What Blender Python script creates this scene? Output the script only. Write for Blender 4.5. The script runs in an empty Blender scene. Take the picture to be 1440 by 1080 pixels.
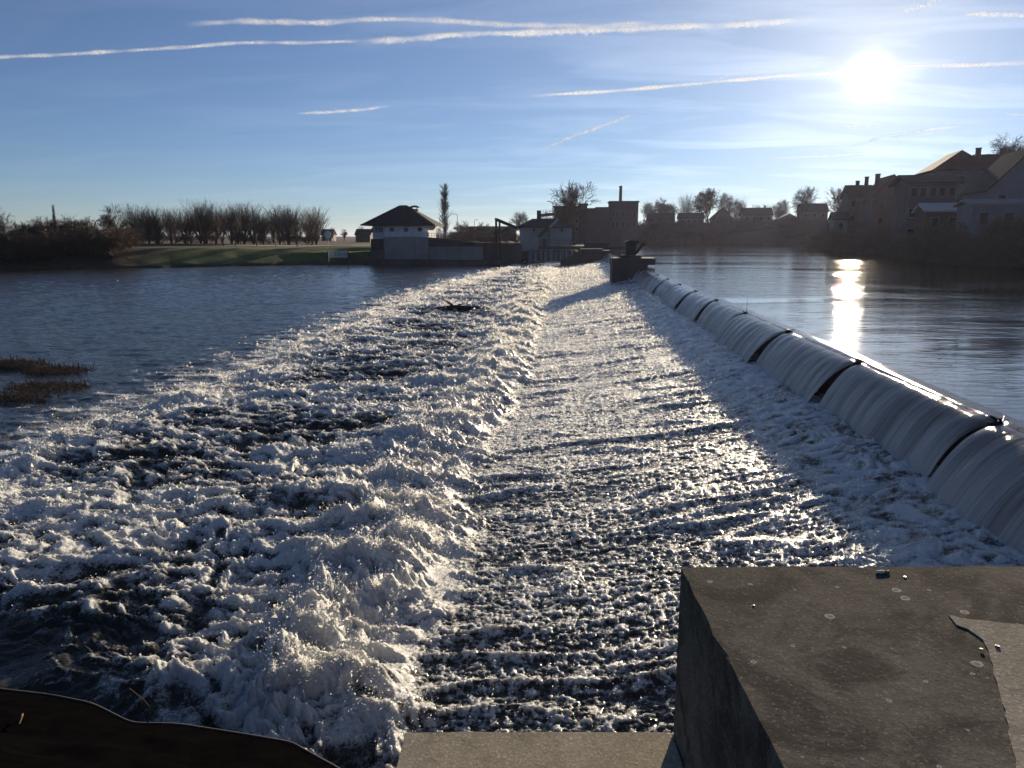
import bpy, math, random
import numpy as np
from mathutils import Vector

random.seed(7)
rng = np.random.default_rng(11)
scene = bpy.context.scene
COL = scene.collection

# ------------------------------------------------------------------ camera
F_PX = 1060.0
PITCH = math.atan(208 / 1060)
YAW = math.radians(4.24)
CAM_Z = 4.65
cam_d = bpy.data.cameras.new('camera')
cam_d.lens = 36 * F_PX / 1440
cam_d.sensor_width = 36
cam_d.clip_start = 0.05
cam_d.clip_end = 200000
cam = bpy.data.objects.new('camera', cam_d)
COL.objects.link(cam)
cam.location = (0, 0, CAM_Z)
cam.rotation_euler = (math.pi / 2 - PITCH, 0, YAW)
scene.camera = cam


def ray(px, py):
    a = (px - 720) / F_PX
    b = (540 - py) / F_PX
    fw = math.cos(PITCH) + b * math.sin(PITCH)
    up = b * math.cos(PITCH) - math.sin(PITCH)
    return Vector((a * math.cos(YAW) - fw * math.sin(YAW), a * math.sin(YAW) + fw * math.cos(YAW), up))


def onz(px, py, z):
    r = ray(px, py)
    t = (z - CAM_Z) / r.z
    return Vector((r.x * t, r.y * t, z))


def aty(px, py, y):
    r = ray(px, py)
    t = y / r.y
    return Vector((r.x * t, y, CAM_Z + r.z * t))


# ------------------------------------------------------------------ light
SUN_AZ = math.radians(19.83)
SUN_EL = math.radians(10.2)
SUN_DIR = Vector((math.sin(SUN_AZ) * math.cos(SUN_EL), math.cos(SUN_AZ) * math.cos(SUN_EL), math.sin(SUN_EL)))
world = bpy.data.worlds.new('World')
scene.world = world
world.use_nodes = True
nt = world.node_tree
for n in list(nt.nodes):
    nt.nodes.remove(n)


def wn(kind, **kw):
    n = nt.nodes.new(kind)
    for k, v in kw.items():
        setattr(n, k, v)
    return n


def wmath(op, a, b=None, clamp=False):
    n = wn('ShaderNodeMath', operation=op, use_clamp=clamp)
    for i, v in enumerate((a, b)):
        if v is None:
            continue
        if isinstance(v, (int, float)):
            n.inputs[i].default_value = v
        else:
            nt.links.new(v, n.inputs[i])
    return n.outputs[0]


SKY_STRENGTH = 0.050
sky = wn('ShaderNodeTexSky', sky_type='NISHITA')
sky.sun_disc = False
sky.sun_elevation = SUN_EL
sky.sun_rotation = SUN_AZ
sky.altitude = 100
sky.air_density = 0.75
sky.dust_density = 0.0
sky.ozone_density = 3.0
tc = wn('ShaderNodeTexCoord')
dotn = wn('ShaderNodeVectorMath', operation='DOT_PRODUCT')
nt.links.new(tc.outputs['Generated'], dotn.inputs[0])
dotn.inputs[1].default_value = SUN_DIR
ang = wmath('ARCCOSINE', wmath('MINIMUM', dotn.outputs['Value'], 0.9999999))
# the sun's over-bright disc with its aureole (thin high haze round the sun)
core = wmath('MULTIPLY', wmath('EXPONENT', wmath('MULTIPLY', wmath('POWER', wmath('DIVIDE', ang, 0.0185), 2.6), -1.0)), 24.0)
halo = wmath('MULTIPLY', wmath('EXPONENT', wmath('MULTIPLY', ang, -12.0)), 6.5)
halo2 = wmath('MULTIPLY', wmath('EXPONENT', wmath('MULTIPLY', ang, -2.6)), 4.6)
# thin cirrus veil over the whole sky
sep = wn('ShaderNodeSeparateXYZ')
nt.links.new(tc.outputs['Generated'], sep.inputs[0])
zz = wmath('ADD', wmath('MAXIMUM', sep.outputs[2], 0.0), 0.10)
comb = wn('ShaderNodeCombineXYZ')
nt.links.new(wmath('DIVIDE', sep.outputs[0], zz), comb.inputs[0])
nt.links.new(wmath('MULTIPLY', wmath('DIVIDE', sep.outputs[1], zz), 2.8), comb.inputs[1])
cn = wn('ShaderNodeTexNoise')
cn.inputs['Scale'].default_value = 0.9
cn.inputs['Detail'].default_value = 8
cn.inputs['Roughness'].default_value = 0.55
cn.inputs['Distortion'].default_value = 0.7
nt.links.new(comb.outputs[0], cn.inputs['Vector'])
cr = wn('ShaderNodeMapRange')
cr.inputs[1].default_value = 0.46
cr.inputs[2].default_value = 0.80
nt.links.new(cn.outputs[0], cr.inputs[0])
cir = wmath('MULTIPLY', cr.outputs[0], wmath('ADD', wmath('MULTIPLY', wmath('EXPONENT', wmath('MULTIPLY', ang, -3.4)), 6.5), 0.12))


def wscale(colr, val):
    m = wn('ShaderNodeVectorMath', operation='SCALE')
    m.inputs[0].default_value = colr
    nt.links.new(val, m.inputs[3])
    return m.outputs[0]


def wadd(a, b):
    m = wn('ShaderNodeVectorMath', operation='ADD')
    nt.links.new(a, m.inputs[0])
    nt.links.new(b, m.inputs[1])
    return m.outputs[0]


tint = wn('ShaderNodeVectorMath', operation='MULTIPLY')
nt.links.new(sky.outputs[0], tint.inputs[0])
tint.inputs[1].default_value = (1.0, 1.0, 1.16)
tot = tint.outputs[0]
tot = wadd(tot, wscale((1.0, 0.96, 0.88), core))
tot = wadd(tot, wscale((1.0, 0.80, 0.50), halo))
tot = wadd(tot, wscale((0.94, 1.0, 0.90), halo2))
tot = wadd(tot, wscale((1.0, 0.97, 0.92), cir))
bg = wn('ShaderNodeBackground')
bg.inputs['Strength'].default_value = SKY_STRENGTH
nt.links.new(tot, bg.inputs['Color'])
wo = wn('ShaderNodeOutputWorld')
nt.links.new(bg.outputs[0], wo.inputs['Surface'])

sl = bpy.data.lights.new('sun', 'SUN')
sl.energy = 5.0
sl.angle = math.radians(0.55)
sl.color = (1.0, 0.84, 0.62)
so = bpy.data.objects.new('sun', sl)
COL.objects.link(so)
so.rotation_euler = (-SUN_DIR).to_track_quat('-Z', 'Y').to_euler()
so.location = (0, 0, 60)
scene.view_settings.view_transform = 'Standard'
scene.view_settings.look = 'None'
scene.view_settings.gamma = 1
scene.view_settings.exposure = 0.6
scene.view_settings.use_curve_mapping = False
scene.render.engine = 'CYCLES'
scene.cycles.max_bounces = 6
scene.cycles.transparent_max_bounces = 24


# ------------------------------------------------------------------ materials
class NT:
    def __init__(self, name):
        self.m = bpy.data.materials.new(name)
        self.m.use_nodes = True
        self.t = self.m.node_tree
        for n in list(self.t.nodes):
            self.t.nodes.remove(n)
        self.out = self.n('ShaderNodeOutputMaterial')

    def n(self, kind, **kw):
        n = self.t.nodes.new(kind)
        for k, v in kw.items():
            setattr(n, k, v)
        return n

    def l(self, a, b):
        self.t.links.new(a, b)

    def put(self, sock, v):
        if isinstance(v, bpy.types.NodeSocket):
            self.l(v, sock)
        else:
            sock.default_value = v

    def coord(self, scale=(1, 1, 1), rot=(0, 0, 0), kind='Object'):
        c = self.n('ShaderNodeTexCoord')
        m = self.n('ShaderNodeMapping')
        m.inputs['Scale'].default_value = scale
        m.inputs['Rotation'].default_value = rot
        self.l(c.outputs[kind], m.inputs[0])
        return m.outputs[0]

    def noise(self, vec, scale, detail=6, rough=0.55, dist=0.0):
        n = self.n('ShaderNodeTexNoise')
        n.inputs['Scale'].default_value = scale
        n.inputs['Detail'].default_value = detail
        n.inputs['Roughness'].default_value = rough
        n.inputs['Distortion'].default_value = dist
        self.l(vec, n.inputs['Vector'])
        return n.outputs[0]

    def ramp(self, fac, a, b, lo=0.0, hi=1.0):
        n = self.n('ShaderNodeMapRange')
        n.inputs[1].default_value = a
        n.inputs[2].default_value = b
        n.inputs[3].default_value = lo
        n.inputs[4].default_value = hi
        self.l(fac, n.inputs[0])
        return n.outputs[0]

    def mix(self, fac, a, b):
        n = self.n('ShaderNodeMix', data_type='RGBA')
        self.put(n.inputs[0], fac)
        for s, v in ((n.inputs[6], a), (n.inputs[7], b)):
            if isinstance(v, tuple) and len(v) == 3:
                v = (*v, 1)
            self.put(s, v)
        return n.outputs[2]

    def math(self, op, a, b=None):
        n = self.n('ShaderNodeMath', operation=op)
        self.put(n.inputs[0], a)
        if b is not None:
            self.put(n.inputs[1], b)
        return n.outputs[0]

    def bump(self, h, strength, dist=0.05, normal=None):
        n = self.n('ShaderNodeBump')
        n.inputs['Strength'].default_value = strength
        n.inputs['Distance'].default_value = dist
        self.l(h, n.inputs['Height'])
        if normal is not None:
            self.l(normal, n.inputs['Normal'])
        return n.outputs[0]

    def principled(self, color, rough, normal=None, spec=0.5, metal=0.0, ior=1.45, **kw):
        p = self.n('ShaderNodeBsdfPrincipled')
        if isinstance(color, tuple):
            color = (*color, 1)
        self.put(p.inputs['Base Color'], color)
        self.put(p.inputs['Roughness'], rough)
        p.inputs['Specular IOR Level'].default_value = spec
        p.inputs['Metallic'].default_value = metal
        p.inputs['IOR'].default_value = ior
        if normal is not None:
            self.l(normal, p.inputs['Normal'])
        return p.outputs[0]

    def mixsh(self, fac, a, b):
        n = self.n('ShaderNodeMixShader')
        self.put(n.inputs[0], fac)
        self.l(a, n.inputs[1])
        self.l(b, n.inputs[2])
        return n.outputs[0]

    def done(self, sh):
        self.l(sh, self.out.inputs['Surface'])
        return self.m


def plain(name, c1, c2, scale=2.0, rough=0.85, bump=0.3, bdist=0.02, metal=0.0, spec=0.4, stretch=(1, 1, 1)):
    t = NT(name)
    v = t.coord(stretch)
    a = t.noise(v, scale, 7, 0.6)
    b = t.noise(v, scale * 9, 4, 0.6)
    f = t.ramp(a, 0.3, 0.7)
    c = t.mix(f, c1, c2)
    c = t.mix(t.math('MULTIPLY', t.ramp(b, 0.45, 0.75), 0.35), c, tuple(x * 0.5 for x in c1))
    nrm = t.bump(b, bump, bdist)
    return t.done(t.principled(c, rough, nrm, spec, metal))


M = {}
M['concrete_far'] = plain('concrete_far', (0.20, 0.19, 0.17), (0.30, 0.28, 0.25), 0.6)
M['concrete_dark'] = plain('concrete_dark', (0.055, 0.048, 0.04), (0.11, 0.095, 0.08), 0.8)
M['rust_face'] = plain('rust_face', (0.20, 0.12, 0.075), (0.30, 0.19, 0.12), 3.0)
M['render_white'] = plain('render_white', (0.52, 0.53, 0.55), (0.64, 0.65, 0.66), 0.5)
M['render_grey'] = plain('render_grey', (0.24, 0.25, 0.26), (0.34, 0.35, 0.35), 0.5)
M['render_tan'] = plain('render_tan', (0.10, 0.075, 0.068), (0.15, 0.115, 0.10), 0.5)
M['render_cream'] = plain('render_cream', (0.16, 0.135, 0.13), (0.22, 0.19, 0.18), 0.5)
M['brick_far'] = plain('brick_far', (0.085, 0.062, 0.055), (0.13, 0.095, 0.08), 0.7)
M['render_shabby'] = plain('render_shabby', (0.17, 0.165, 0.17), (0.25, 0.24, 0.245), 0.5)
M['roof_dark'] = plain('roof_dark', (0.035, 0.03, 0.03), (0.07, 0.058, 0.052), 1.0, spec=0.12)
M['roof_red'] = plain('roof_red', (0.075, 0.035, 0.03), (0.11, 0.055, 0.045), 1.0, spec=0.12)
M['steel_dark'] = plain('steel_dark', (0.02, 0.02, 0.022), (0.045, 0.04, 0.038), 2.0, 0.6, metal=0.2)
M['steel_grey'] = plain('steel_grey', (0.28, 0.29, 0.30), (0.38, 0.38, 0.38), 2.0, 0.5, metal=0.3)
M['timber'] = plain('timber', (0.05, 0.035, 0.022), (0.10, 0.07, 0.045), 3.0, stretch=(1, 1, 6))
M['pale_metal'] = plain('pale_metal', (0.55, 0.55, 0.53), (0.65, 0.64, 0.62), 2.0, 0.6)
M['bark'] = plain('bark', (0.07, 0.052, 0.038), (0.13, 0.10, 0.075), 2.0)
M['twig'] = plain('twig', (0.085, 0.06, 0.042), (0.15, 0.11, 0.075), 0.8, bump=0)
M['twig_brown'] = plain('twig_brown', (0.12, 0.08, 0.05), (0.22, 0.15, 0.09), 0.8, bump=0)
M['twig_dark'] = plain('twig_dark', (0.045, 0.034, 0.028), (0.08, 0.062, 0.05), 0.8, bump=0)
M['ivy'] = plain('ivy', (0.025, 0.04, 0.015), (0.05, 0.07, 0.025), 1.5, 0.5, bump=0)
M['reed'] = plain('reed', (0.13, 0.08, 0.04), (0.25, 0.16, 0.08), 3.0, bump=0)
M['mud'] = plain('mud', (0.035, 0.025, 0.017), (0.07, 0.05, 0.03), 3.0, 0.4)
M['path_sand'] = plain('path_sand', (0.30, 0.25, 0.18), (0.40, 0.34, 0.25), 0.4)
M['wet_wood'] = plain('wet_wood', (0.02, 0.014, 0.01), (0.05, 0.035, 0.025), 6.0, 0.45)
M['paper_white'] = plain('paper_white', (0.75, 0.74, 0.70), (0.82, 0.81, 0.78), 40.0, 0.7, 0.2, 0.001)
M['filter_tan'] = plain('filter_tan', (0.45, 0.26, 0.10), (0.55, 0.34, 0.15), 40.0, 0.7, 0.2, 0.001)

t = NT('glass_dark')
M['glass_dark'] = t.done(t.principled((0.012, 0.013, 0.015), 0.25, None, 0.3))

# land
t = NT('land')
v = t.coord()
a = t.noise(v, 0.05, 6)
b = t.noise(v, 1.3, 6, 0.65)
sepn = t.n('ShaderNodeSeparateXYZ')
t.l(v, sepn.inputs[0])
c = t.mix(t.ramp(a, 0.38, 0.62), (0.075, 0.12, 0.028), (0.11, 0.145, 0.04))
soil = t.mix(t.ramp(b, 0.35, 0.65), (0.05, 0.036, 0.024), (0.10, 0.075, 0.045))
attr = t.n('ShaderNodeAttribute')
attr.attribute_name = 'grass'
c = t.mix(t.math('MULTIPLY', attr.outputs['Fac'], 1.0), soil, c)
c = t.mix(t.math('MULTIPLY', t.ramp(b, 0.5, 0.75), 0.5), c, (0.05, 0.045, 0.02))
M['land'] = t.done(t.principled(c, 0.95, t.bump(b, 0.6, 0.15), 0.2))

# turbulent water: dark river water carrying white foam (vertex attribute = foam cover)
def water_mat(name, deep, ripple_scale, ripple, tr=0.35):
    t = NT(name)
    v = t.coord()
    at = t.n('ShaderNodeAttribute')
    at.attribute_name = 'foam'
    fine = t.noise(v, 24, 7, 0.7, 0.5)
    fine2 = t.noise(v, 75, 3, 0.6)
    foam = t.math('ADD', at.outputs['Fac'], t.math('MULTIPLY', t.math('SUBTRACT', fine, 0.5), 1.5))
    foam = t.ramp(foam, 0.28, 0.70)
    vr = t.coord((1, 1.6, 1), (0, 0, 0.25))
    r1 = t.noise(vr, ripple_scale, 5, 0.6, 0.6)
    wn_ = t.bump(r1, ripple, 0.12)
    wat = t.principled(deep, 0.08, wn_, 0.4, ior=1.33)
    fb = t.bump(fine2, 0.8, 0.02, t.bump(fine, 0.75, 0.05))
    fp_ = t.n('ShaderNodeBsdfPrincipled')
    fp_.inputs['Base Color'].default_value = (0.74, 0.74, 0.71, 1)
    fp_.inputs['Roughness'].default_value = 0.32
    fp_.inputs['IOR'].default_value = 1.33
    fp_.inputs['Subsurface Weight'].default_value = 1.0
    fp_.inputs['Subsurface Radius'].default_value = (1.0, 0.95, 0.85)
    fp_.inputs['Subsurface Scale'].default_value = 0.04
    t.l(fb, fp_.inputs['Normal'])
    fo = fp_.outputs[0]
    return t.done(t.mixsh(foam, wat, fo))


M['rapids'] = water_mat('rapids', (0.045, 0.038, 0.026), 3.0, 0.5)

t = NT('pond_water')
v1 = t.coord((0.45, 1.1, 1), (0, 0, 0.12))
r1 = t.noise(v1, 0.9, 4, 0.5, 0.5)
r2 = t.noise(v1, 4.5, 4, 0.55, 0.8)
big = t.noise(t.coord((0.5, 1, 1)), 0.12, 4, 0.55, 1.0)
h = t.math('MULTIPLY', t.math('ADD', t.math('MULTIPLY', r1, 0.7), t.math('MULTIPLY', r2, 0.32)), t.ramp(big, 0.38, 0.62, 0.3, 1.6))
M['pond_water'] = t.done(t.principled((0.02, 0.022, 0.02), 0.035, t.bump(h, 0.26, 0.12), 0.65, ior=1.33))

# falling sheet: streaked, half aerated, lets light through
t = NT('falling_water')
at = t.n('ShaderNodeAttribute')
at.attribute_name = 'fall'
uvn = t.n('ShaderNodeUVMap')
mp = t.n('ShaderNodeMapping')
mp.inputs['Scale'].default_value = (9.0, 0.55, 1)
t.l(uvn.outputs[0], mp.inputs[0])
mp2 = t.n('ShaderNodeMapping')
mp2.inputs['Scale'].default_value = (30.0, 0.8, 1)
t.l(uvn.outputs[0], mp2.inputs[0])
s1 = t.noise(mp.outputs[0], 1.0, 5, 0.6, 0.3)
s2 = t.noise(mp2.outputs[0], 1.0, 4, 0.6, 0.2)
mp3 = t.n('ShaderNodeMapping')
mp3.inputs['Scale'].default_value = (1.6, 0.25, 1)
t.l(uvn.outputs[0], mp3.inputs[0])
s3 = t.noise(mp3.outputs[0], 1.0, 3, 0.5, 0.4)
st = t.math('ADD', t.math('ADD', t.math('MULTIPLY', s1, 0.5), t.math('MULTIPLY', s2, 0.4)), t.math('MULTIPLY', t.math('SUBTRACT', s3, 0.4), 0.6))
white = t.ramp(t.math('ADD', st, t.math('MULTIPLY', at.outputs['Fac'], 0.32)), 0.48, 0.84, 0.0, 0.95)
nb = t.bump(st, 0.35, 0.03)
wat = t.principled((0.10, 0.075, 0.055), 0.07, nb, 0.5, ior=1.33)
d = t.n('ShaderNodeBsdfDiffuse')
d.inputs[0].default_value = (0.74, 0.73, 0.71, 1)
t.l(nb, d.inputs['Normal'])
tl = t.n('ShaderNodeBsdfTranslucent')
tl.inputs[0].default_value = (0.42, 0.40, 0.36, 1)
t.l(nb, tl.inputs['Normal'])
fo = t.mixsh(0.35, d.outputs[0], tl.outputs[0])
M['falling_water'] = t.done(t.mixsh(white, wat, fo))

t = NT('spray_drops')
d = t.n('ShaderNodeBsdfDiffuse')
d.inputs[0].default_value = (0.85, 0.85, 0.83, 1)
tl = t.n('ShaderNodeBsdfTranslucent')
tl.inputs[0].default_value = (0.9, 0.88, 0.82, 1)
M['spray'] = t.done(t.mixsh(0.6, d.outputs[0], tl.outputs[0]))

# near concrete with lichen spots
def near_concrete(name, c1, c2, spots=True, stain=0.75):
    t = NT(name)
    v = t.coord()
    v2 = t.coord((1, 1, 0.02))
    a = t.noise(v, 1.6, 8, 0.62, 0.4)
    g = t.noise(v, 90, 5, 0.7)
    b = t.noise(v, 9, 6, 0.65)
    c = t.mix(t.ramp(a, 0.34, 0.66), c1, c2)
    c = t.mix(t.math('MULTIPLY', t.ramp(b, 0.5, 0.72), 0.55), c, tuple(x * 0.45 for x in c1))
    c = t.mix(t.math('MULTIPLY', t.ramp(g, 0.52, 0.7), 0.35), c, tuple(min(1, x * 2.0) for x in c2))
    hh = t.math('ADD', t.math('MULTIPLY', b, 0.22), t.math('MULTIPLY', g, 0.22))
    st_ = t.noise(v, 3.2, 9, 0.7, 1.2)
    c = t.mix(t.math('MULTIPLY', t.ramp(st_, 0.46, 0.58), stain), c, tuple(x * 0.45 for x in c1))
    gp = t.n('ShaderNodeTexVoronoi')
    gp.inputs['Scale'].default_value = 210
    t.l(v, gp.inputs['Vector'])
    gs = t.n('ShaderNodeSeparateColor')
    t.l(gp.outputs['Color'], gs.inputs[0])
    c = t.mix(t.math('MULTIPLY', t.math('GREATER_THAN', gs.outputs[0], 0.95), 0.3), c, tuple(min(1, x * 2.2) for x in c2))
    c = t.mix(t.math('MULTIPLY', t.math('LESS_THAN', gs.outputs[0], 0.06), 0.4), c, tuple(x * 0.4 for x in c1))
    if spots:
        vo = t.n('ShaderNodeTexVoronoi')
        vo.voronoi_dimensions = '2D'
        vo.inputs['Scale'].default_value = 8.0
        wv = t.n('ShaderNodeVectorMath', operation='ADD')
        t.l(v2, wv.inputs[0])
        nz = t.n('ShaderNodeTexNoise')
        nz.inputs['Scale'].default_value = 60
        t.l(v, nz.inputs['Vector'])
        sc = t.n('ShaderNodeVectorMath', operation='SCALE')
        t.l(nz.outputs['Color'], sc.inputs[0])
        sc.inputs[3].default_value = 0.012
        t.l(sc.outputs[0], wv.inputs[1])
        t.l(wv.outputs[0], vo.inputs['Vector'])
        sepc = t.n('ShaderNodeSeparateColor')
        t.l(vo.outputs['Color'], sepc.inputs[0])
        rad = t.ramp(sepc.outputs[0], 0.35, 1.0, -0.02, 0.13)
        m_ = t.math('LESS_THAN', vo.outputs['Distance'], rad)
        ring = t.math('GREATER_THAN', vo.outputs['Distance'], t.math('MULTIPLY', rad, 0.6))
        lich = t.mix(ring, (0.26, 0.25, 0.21), (0.5, 0.48, 0.42))
        c = t.mix(t.math('MULTIPLY', m_, 0.85), c, lich)
        vo2 = t.n('ShaderNodeTexVoronoi')
        vo2.voronoi_dimensions = '2D'
        vo2.inputs['Scale'].default_value = 26.0
        t.l(v2, vo2.inputs['Vector'])
        sp2 = t.n('ShaderNodeSeparateColor')
        t.l(vo2.outputs['Color'], sp2.inputs[0])
        m2 = t.math('LESS_THAN', vo2.outputs['Distance'], t.ramp(sp2.outputs[1], 0.8, 1.0, -0.02, 0.09))
        c = t.mix(t.math('MULTIPLY', m2, 0.8), c, (0.34, 0.33, 0.29))
    return t.done(t.principled(c, 1.0, t.bump(hh, 0.6, 0.010), 0.06))


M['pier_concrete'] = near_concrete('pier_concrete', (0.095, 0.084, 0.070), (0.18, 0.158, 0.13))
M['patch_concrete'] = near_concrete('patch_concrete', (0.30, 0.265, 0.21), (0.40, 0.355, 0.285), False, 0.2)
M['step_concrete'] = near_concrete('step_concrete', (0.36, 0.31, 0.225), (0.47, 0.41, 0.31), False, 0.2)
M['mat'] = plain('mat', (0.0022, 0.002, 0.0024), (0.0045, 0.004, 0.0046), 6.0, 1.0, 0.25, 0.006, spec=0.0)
M['mat_rim'] = plain('mat_rim', (0.07, 0.06, 0.05), (0.13, 0.11, 0.09), 9.0, 0.7)

t = NT('contrail_ice')
at = t.n('ShaderNodeAttribute')
at.attribute_name = 'ice'
v = t.coord((1, 1, 1))
nn = t.noise(v, 0.02, 6, 0.65)
al = t.math('MULTIPLY', at.outputs['Fac'], t.ramp(nn, 0.3, 0.65, 0.25, 1.0))
d = t.n('ShaderNodeBsdfDiffuse')
d.inputs[0].default_value = (0.9, 0.9, 0.9, 1)
tl = t.n('ShaderNodeBsdfTranslucent')
tl.inputs[0].default_value = (0.9, 0.9, 0.9, 1)
ice = t.mixsh(0.6, d.outputs[0], tl.outputs[0])
tp = t.n('ShaderNodeBsdfTransparent')
M['contrail'] = t.done(t.mixsh(al, tp.outputs[0], ice))


# ------------------------------------------------------------------ mesh helpers
def link(o, parent=None):
    COL.objects.link(o)
    if parent is not None:
        o.parent = parent
    return o


def tag(o, label=None, cat=None, group=None, kind=None):
    if label:
        o['label'] = label
    if cat:
        o['category'] = cat
    if group:
        o['group'] = group
    if kind:
        o['kind'] = kind
    return o


def empty(name, loc=(0, 0, 0), rz=0.0):
    o = bpy.data.objects.new(name, None)
    o.empty_display_size = 0.3
    link(o)
    o.location = loc
    o.rotation_euler = (0, 0, rz)
    return o


class MB:
    def __init__(self):
        self.v = []
        self.f = []

    def box(self, x0, x1, y0, y1, z0, z1):
        b = len(self.v)
        self.v += [(x0, y0, z0), (x1, y0, z0), (x1, y1, z0), (x0, y1, z0), (x0, y0, z1), (x1, y0, z1), (x1, y1, z1), (x0, y1, z1)]
        self.f += [[b + i for i in q] for q in ((0, 3, 2, 1), (4, 5, 6, 7), (0, 1, 5, 4), (1, 2, 6, 5), (2, 3, 7, 6), (3, 0, 4, 7))]
        return self

    def poly(self, pts, faces):
        b = len(self.v)
        self.v += [tuple(p) for p in pts]
        self.f += [[b + i for i in q] for q in faces]
        return self

    def prism(self, outline, axis, a, b):
        """extrude a 2D outline (counter-clockwise) along axis 'x','y','z' between a and b"""
        n = len(outline)
        s = len(self.v)
        for w in (a, b):
            for p, q in outline:
                self.v.append({'x': (w, p, q), 'y': (p, w, q), 'z': (p, q, w)}[axis])
        self.f.append([s + i for i in range(n)][::-1])
        self.f.append([s + n + i for i in range(n)])
        for i in range(n):
            j = (i + 1) % n
            self.f.append([s + i, s + j, s + n + j, s + n + i])
        return self

    def tube(self, pts, radii, sides=6, cap=True):
        pts = [Vector(p) for p in pts]
        if not isinstance(radii, (list, tuple)):
            radii = [radii] * len(pts)
        s = len(self.v)
        for i, p in enumerate(pts):
            d = (pts[min(i + 1, len(pts) - 1)] - pts[max(i - 1, 0)])
            if d.length < 1e-9:
                d = Vector((0, 0, 1))
            d.normalize()
            ref = Vector((0, 0, 1)) if abs(d.z) < 0.9 else Vector((1, 0, 0))
            a = d.cross(ref).normalized()
            b = d.cross(a)
            for k in range(sides):
                t_ = 2 * math.pi * k / sides
                self.v.append(tuple(p + a * (radii[i] * math.cos(t_)) + b * (radii[i] * math.sin(t_))))
        for i in range(len(pts) - 1):
            for k in range(sides):
                k2 = (k + 1) % sides
                self.f.append([s + i * sides + k, s + i * sides + k2, s + (i + 1) * sides + k2, s + (i + 1) * sides + k])
        if cap:
            self.f.append([s + k for k in range(sides)][::-1])
            e = s + (len(pts) - 1) * sides
            self.f.append([e + k for k in range(sides)])
        return self

    def beam(self, p, q, w, h=None):
        """box beam between two points, w horizontal, h vertical thickness"""
        h = h or w
        p, q = Vector(p), Vector(q)
        d = (q - p).normalized()
        ref = Vector((0, 0, 1)) if abs(d.z) < 0.95 else Vector((0, 1, 0))
        a = d.cross(ref).normalized() * (w / 2)
        b = a.normalized().cross(d) * (h / 2)
        pts = [p - a - b, p + a - b, p + a + b, p - a + b, q - a - b, q + a - b, q + a + b, q - a + b]
        return self.poly(pts, ((0, 1, 2, 3), (7, 6, 5, 4), (0, 4, 5, 1), (1, 5, 6, 2), (2, 6, 7, 3), (3, 7, 4, 0)))

    def build(self, name, mat, parent=None, smooth=False):
        me = bpy.data.meshes.new(name)
        me.from_pydata(self.v, [], self.f)
        me.update()
        if smooth:
            me.polygons.foreach_set('use_smooth', [True] * len(me.polygons))
        me.materials.append(M[mat] if isinstance(mat, str) else mat)
        return link(bpy.data.objects.new(name, me), parent)


def grid_mesh(name, X, Y, Z, mat, attrs=None, uv=None, keep=None, smooth=True, parent=None):
    r, c = X.shape
    co = np.stack([X, Y, Z], -1).reshape(-1, 3).astype(np.float32)
    i = np.arange(r - 1)[:, None] * c + np.arange(c - 1)[None, :]
    q = np.stack([i, i + 1, i + c + 1, i + c], -1)
    if keep is not None:
        q = q[keep]
    q = q.reshape(-1, 4)
    used = np.unique(q)
    remap = np.full(r * c, -1, np.int64)
    remap[used] = np.arange(len(used))
    q = remap[q].astype(np.int32)
    co = co[used]
    me = bpy.data.meshes.new(name)
    me.vertices.add(len(co))
    me.vertices.foreach_set('co', co.ravel())
    me.loops.add(q.size)
    me.loops.foreach_set('vertex_index', q.ravel())
    me.polygons.add(len(q))
    me.polygons.foreach_set('loop_start', np.arange(0, q.size, 4, dtype=np.int32))
    me.polygons.foreach_set('loop_total', np.full(len(q), 4, np.int32))
    if smooth:
        me.polygons.foreach_set('use_smooth', np.ones(len(q), bool))
    me.update(calc_edges=True)
    for k, a in (attrs or {}).items():
        at_ = me.attributes.new(k, 'FLOAT', 'POINT')
        at_.data.foreach_set('value', a.reshape(-1)[used].astype(np.float32))
    if uv is not None:
        U = np.stack([uv[0], uv[1]], -1).reshape(-1, 2)[used]
        lay = me.uv_layers.new(name='UVMap')
        lay.data.foreach_set('uv', U[q.ravel()].astype(np.float32).ravel())
    me.materials.append(M[mat])
    return link(bpy.data.objects.new(name, me), parent)


_perm = rng.permutation(512)
_perm = np.concatenate([_perm, _perm])
_ga = rng.uniform(0, 2 * np.pi, 512)
_gx, _gy = np.cos(_ga), np.sin(_ga)


def perlin(x, y):
    xi = np.floor(x).astype(np.int64)
    yi = np.floor(y).astype(np.int64)
    xf, yf = x - xi, y - yi
    u = xf * xf * xf * (xf * (xf * 6 - 15) + 10)
    v_ = yf * yf * yf * (yf * (yf * 6 - 15) + 10)

    def g(ix, iy, fx, fy):
        h_ = _perm[(_perm[ix & 511] + iy) & 511]
        return _gx[h_] * fx + _gy[h_] * fy
    n00 = g(xi, yi, xf, yf)
    n10 = g(xi + 1, yi, xf - 1, yf)
    n01 = g(xi, yi + 1, xf, yf - 1)
    n11 = g(xi + 1, yi + 1, xf - 1, yf - 1)
    return ((n00 * (1 - u) + n10 * u) * (1 - v_) + (n01 * (1 - u) + n11 * u) * v_) * 1.5


def sst(a, b, x):
    t_ = np.clip((x - a) / (b - a), 0, 1)
    return t_ * t_ * (3 - 2 * t_)


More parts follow.
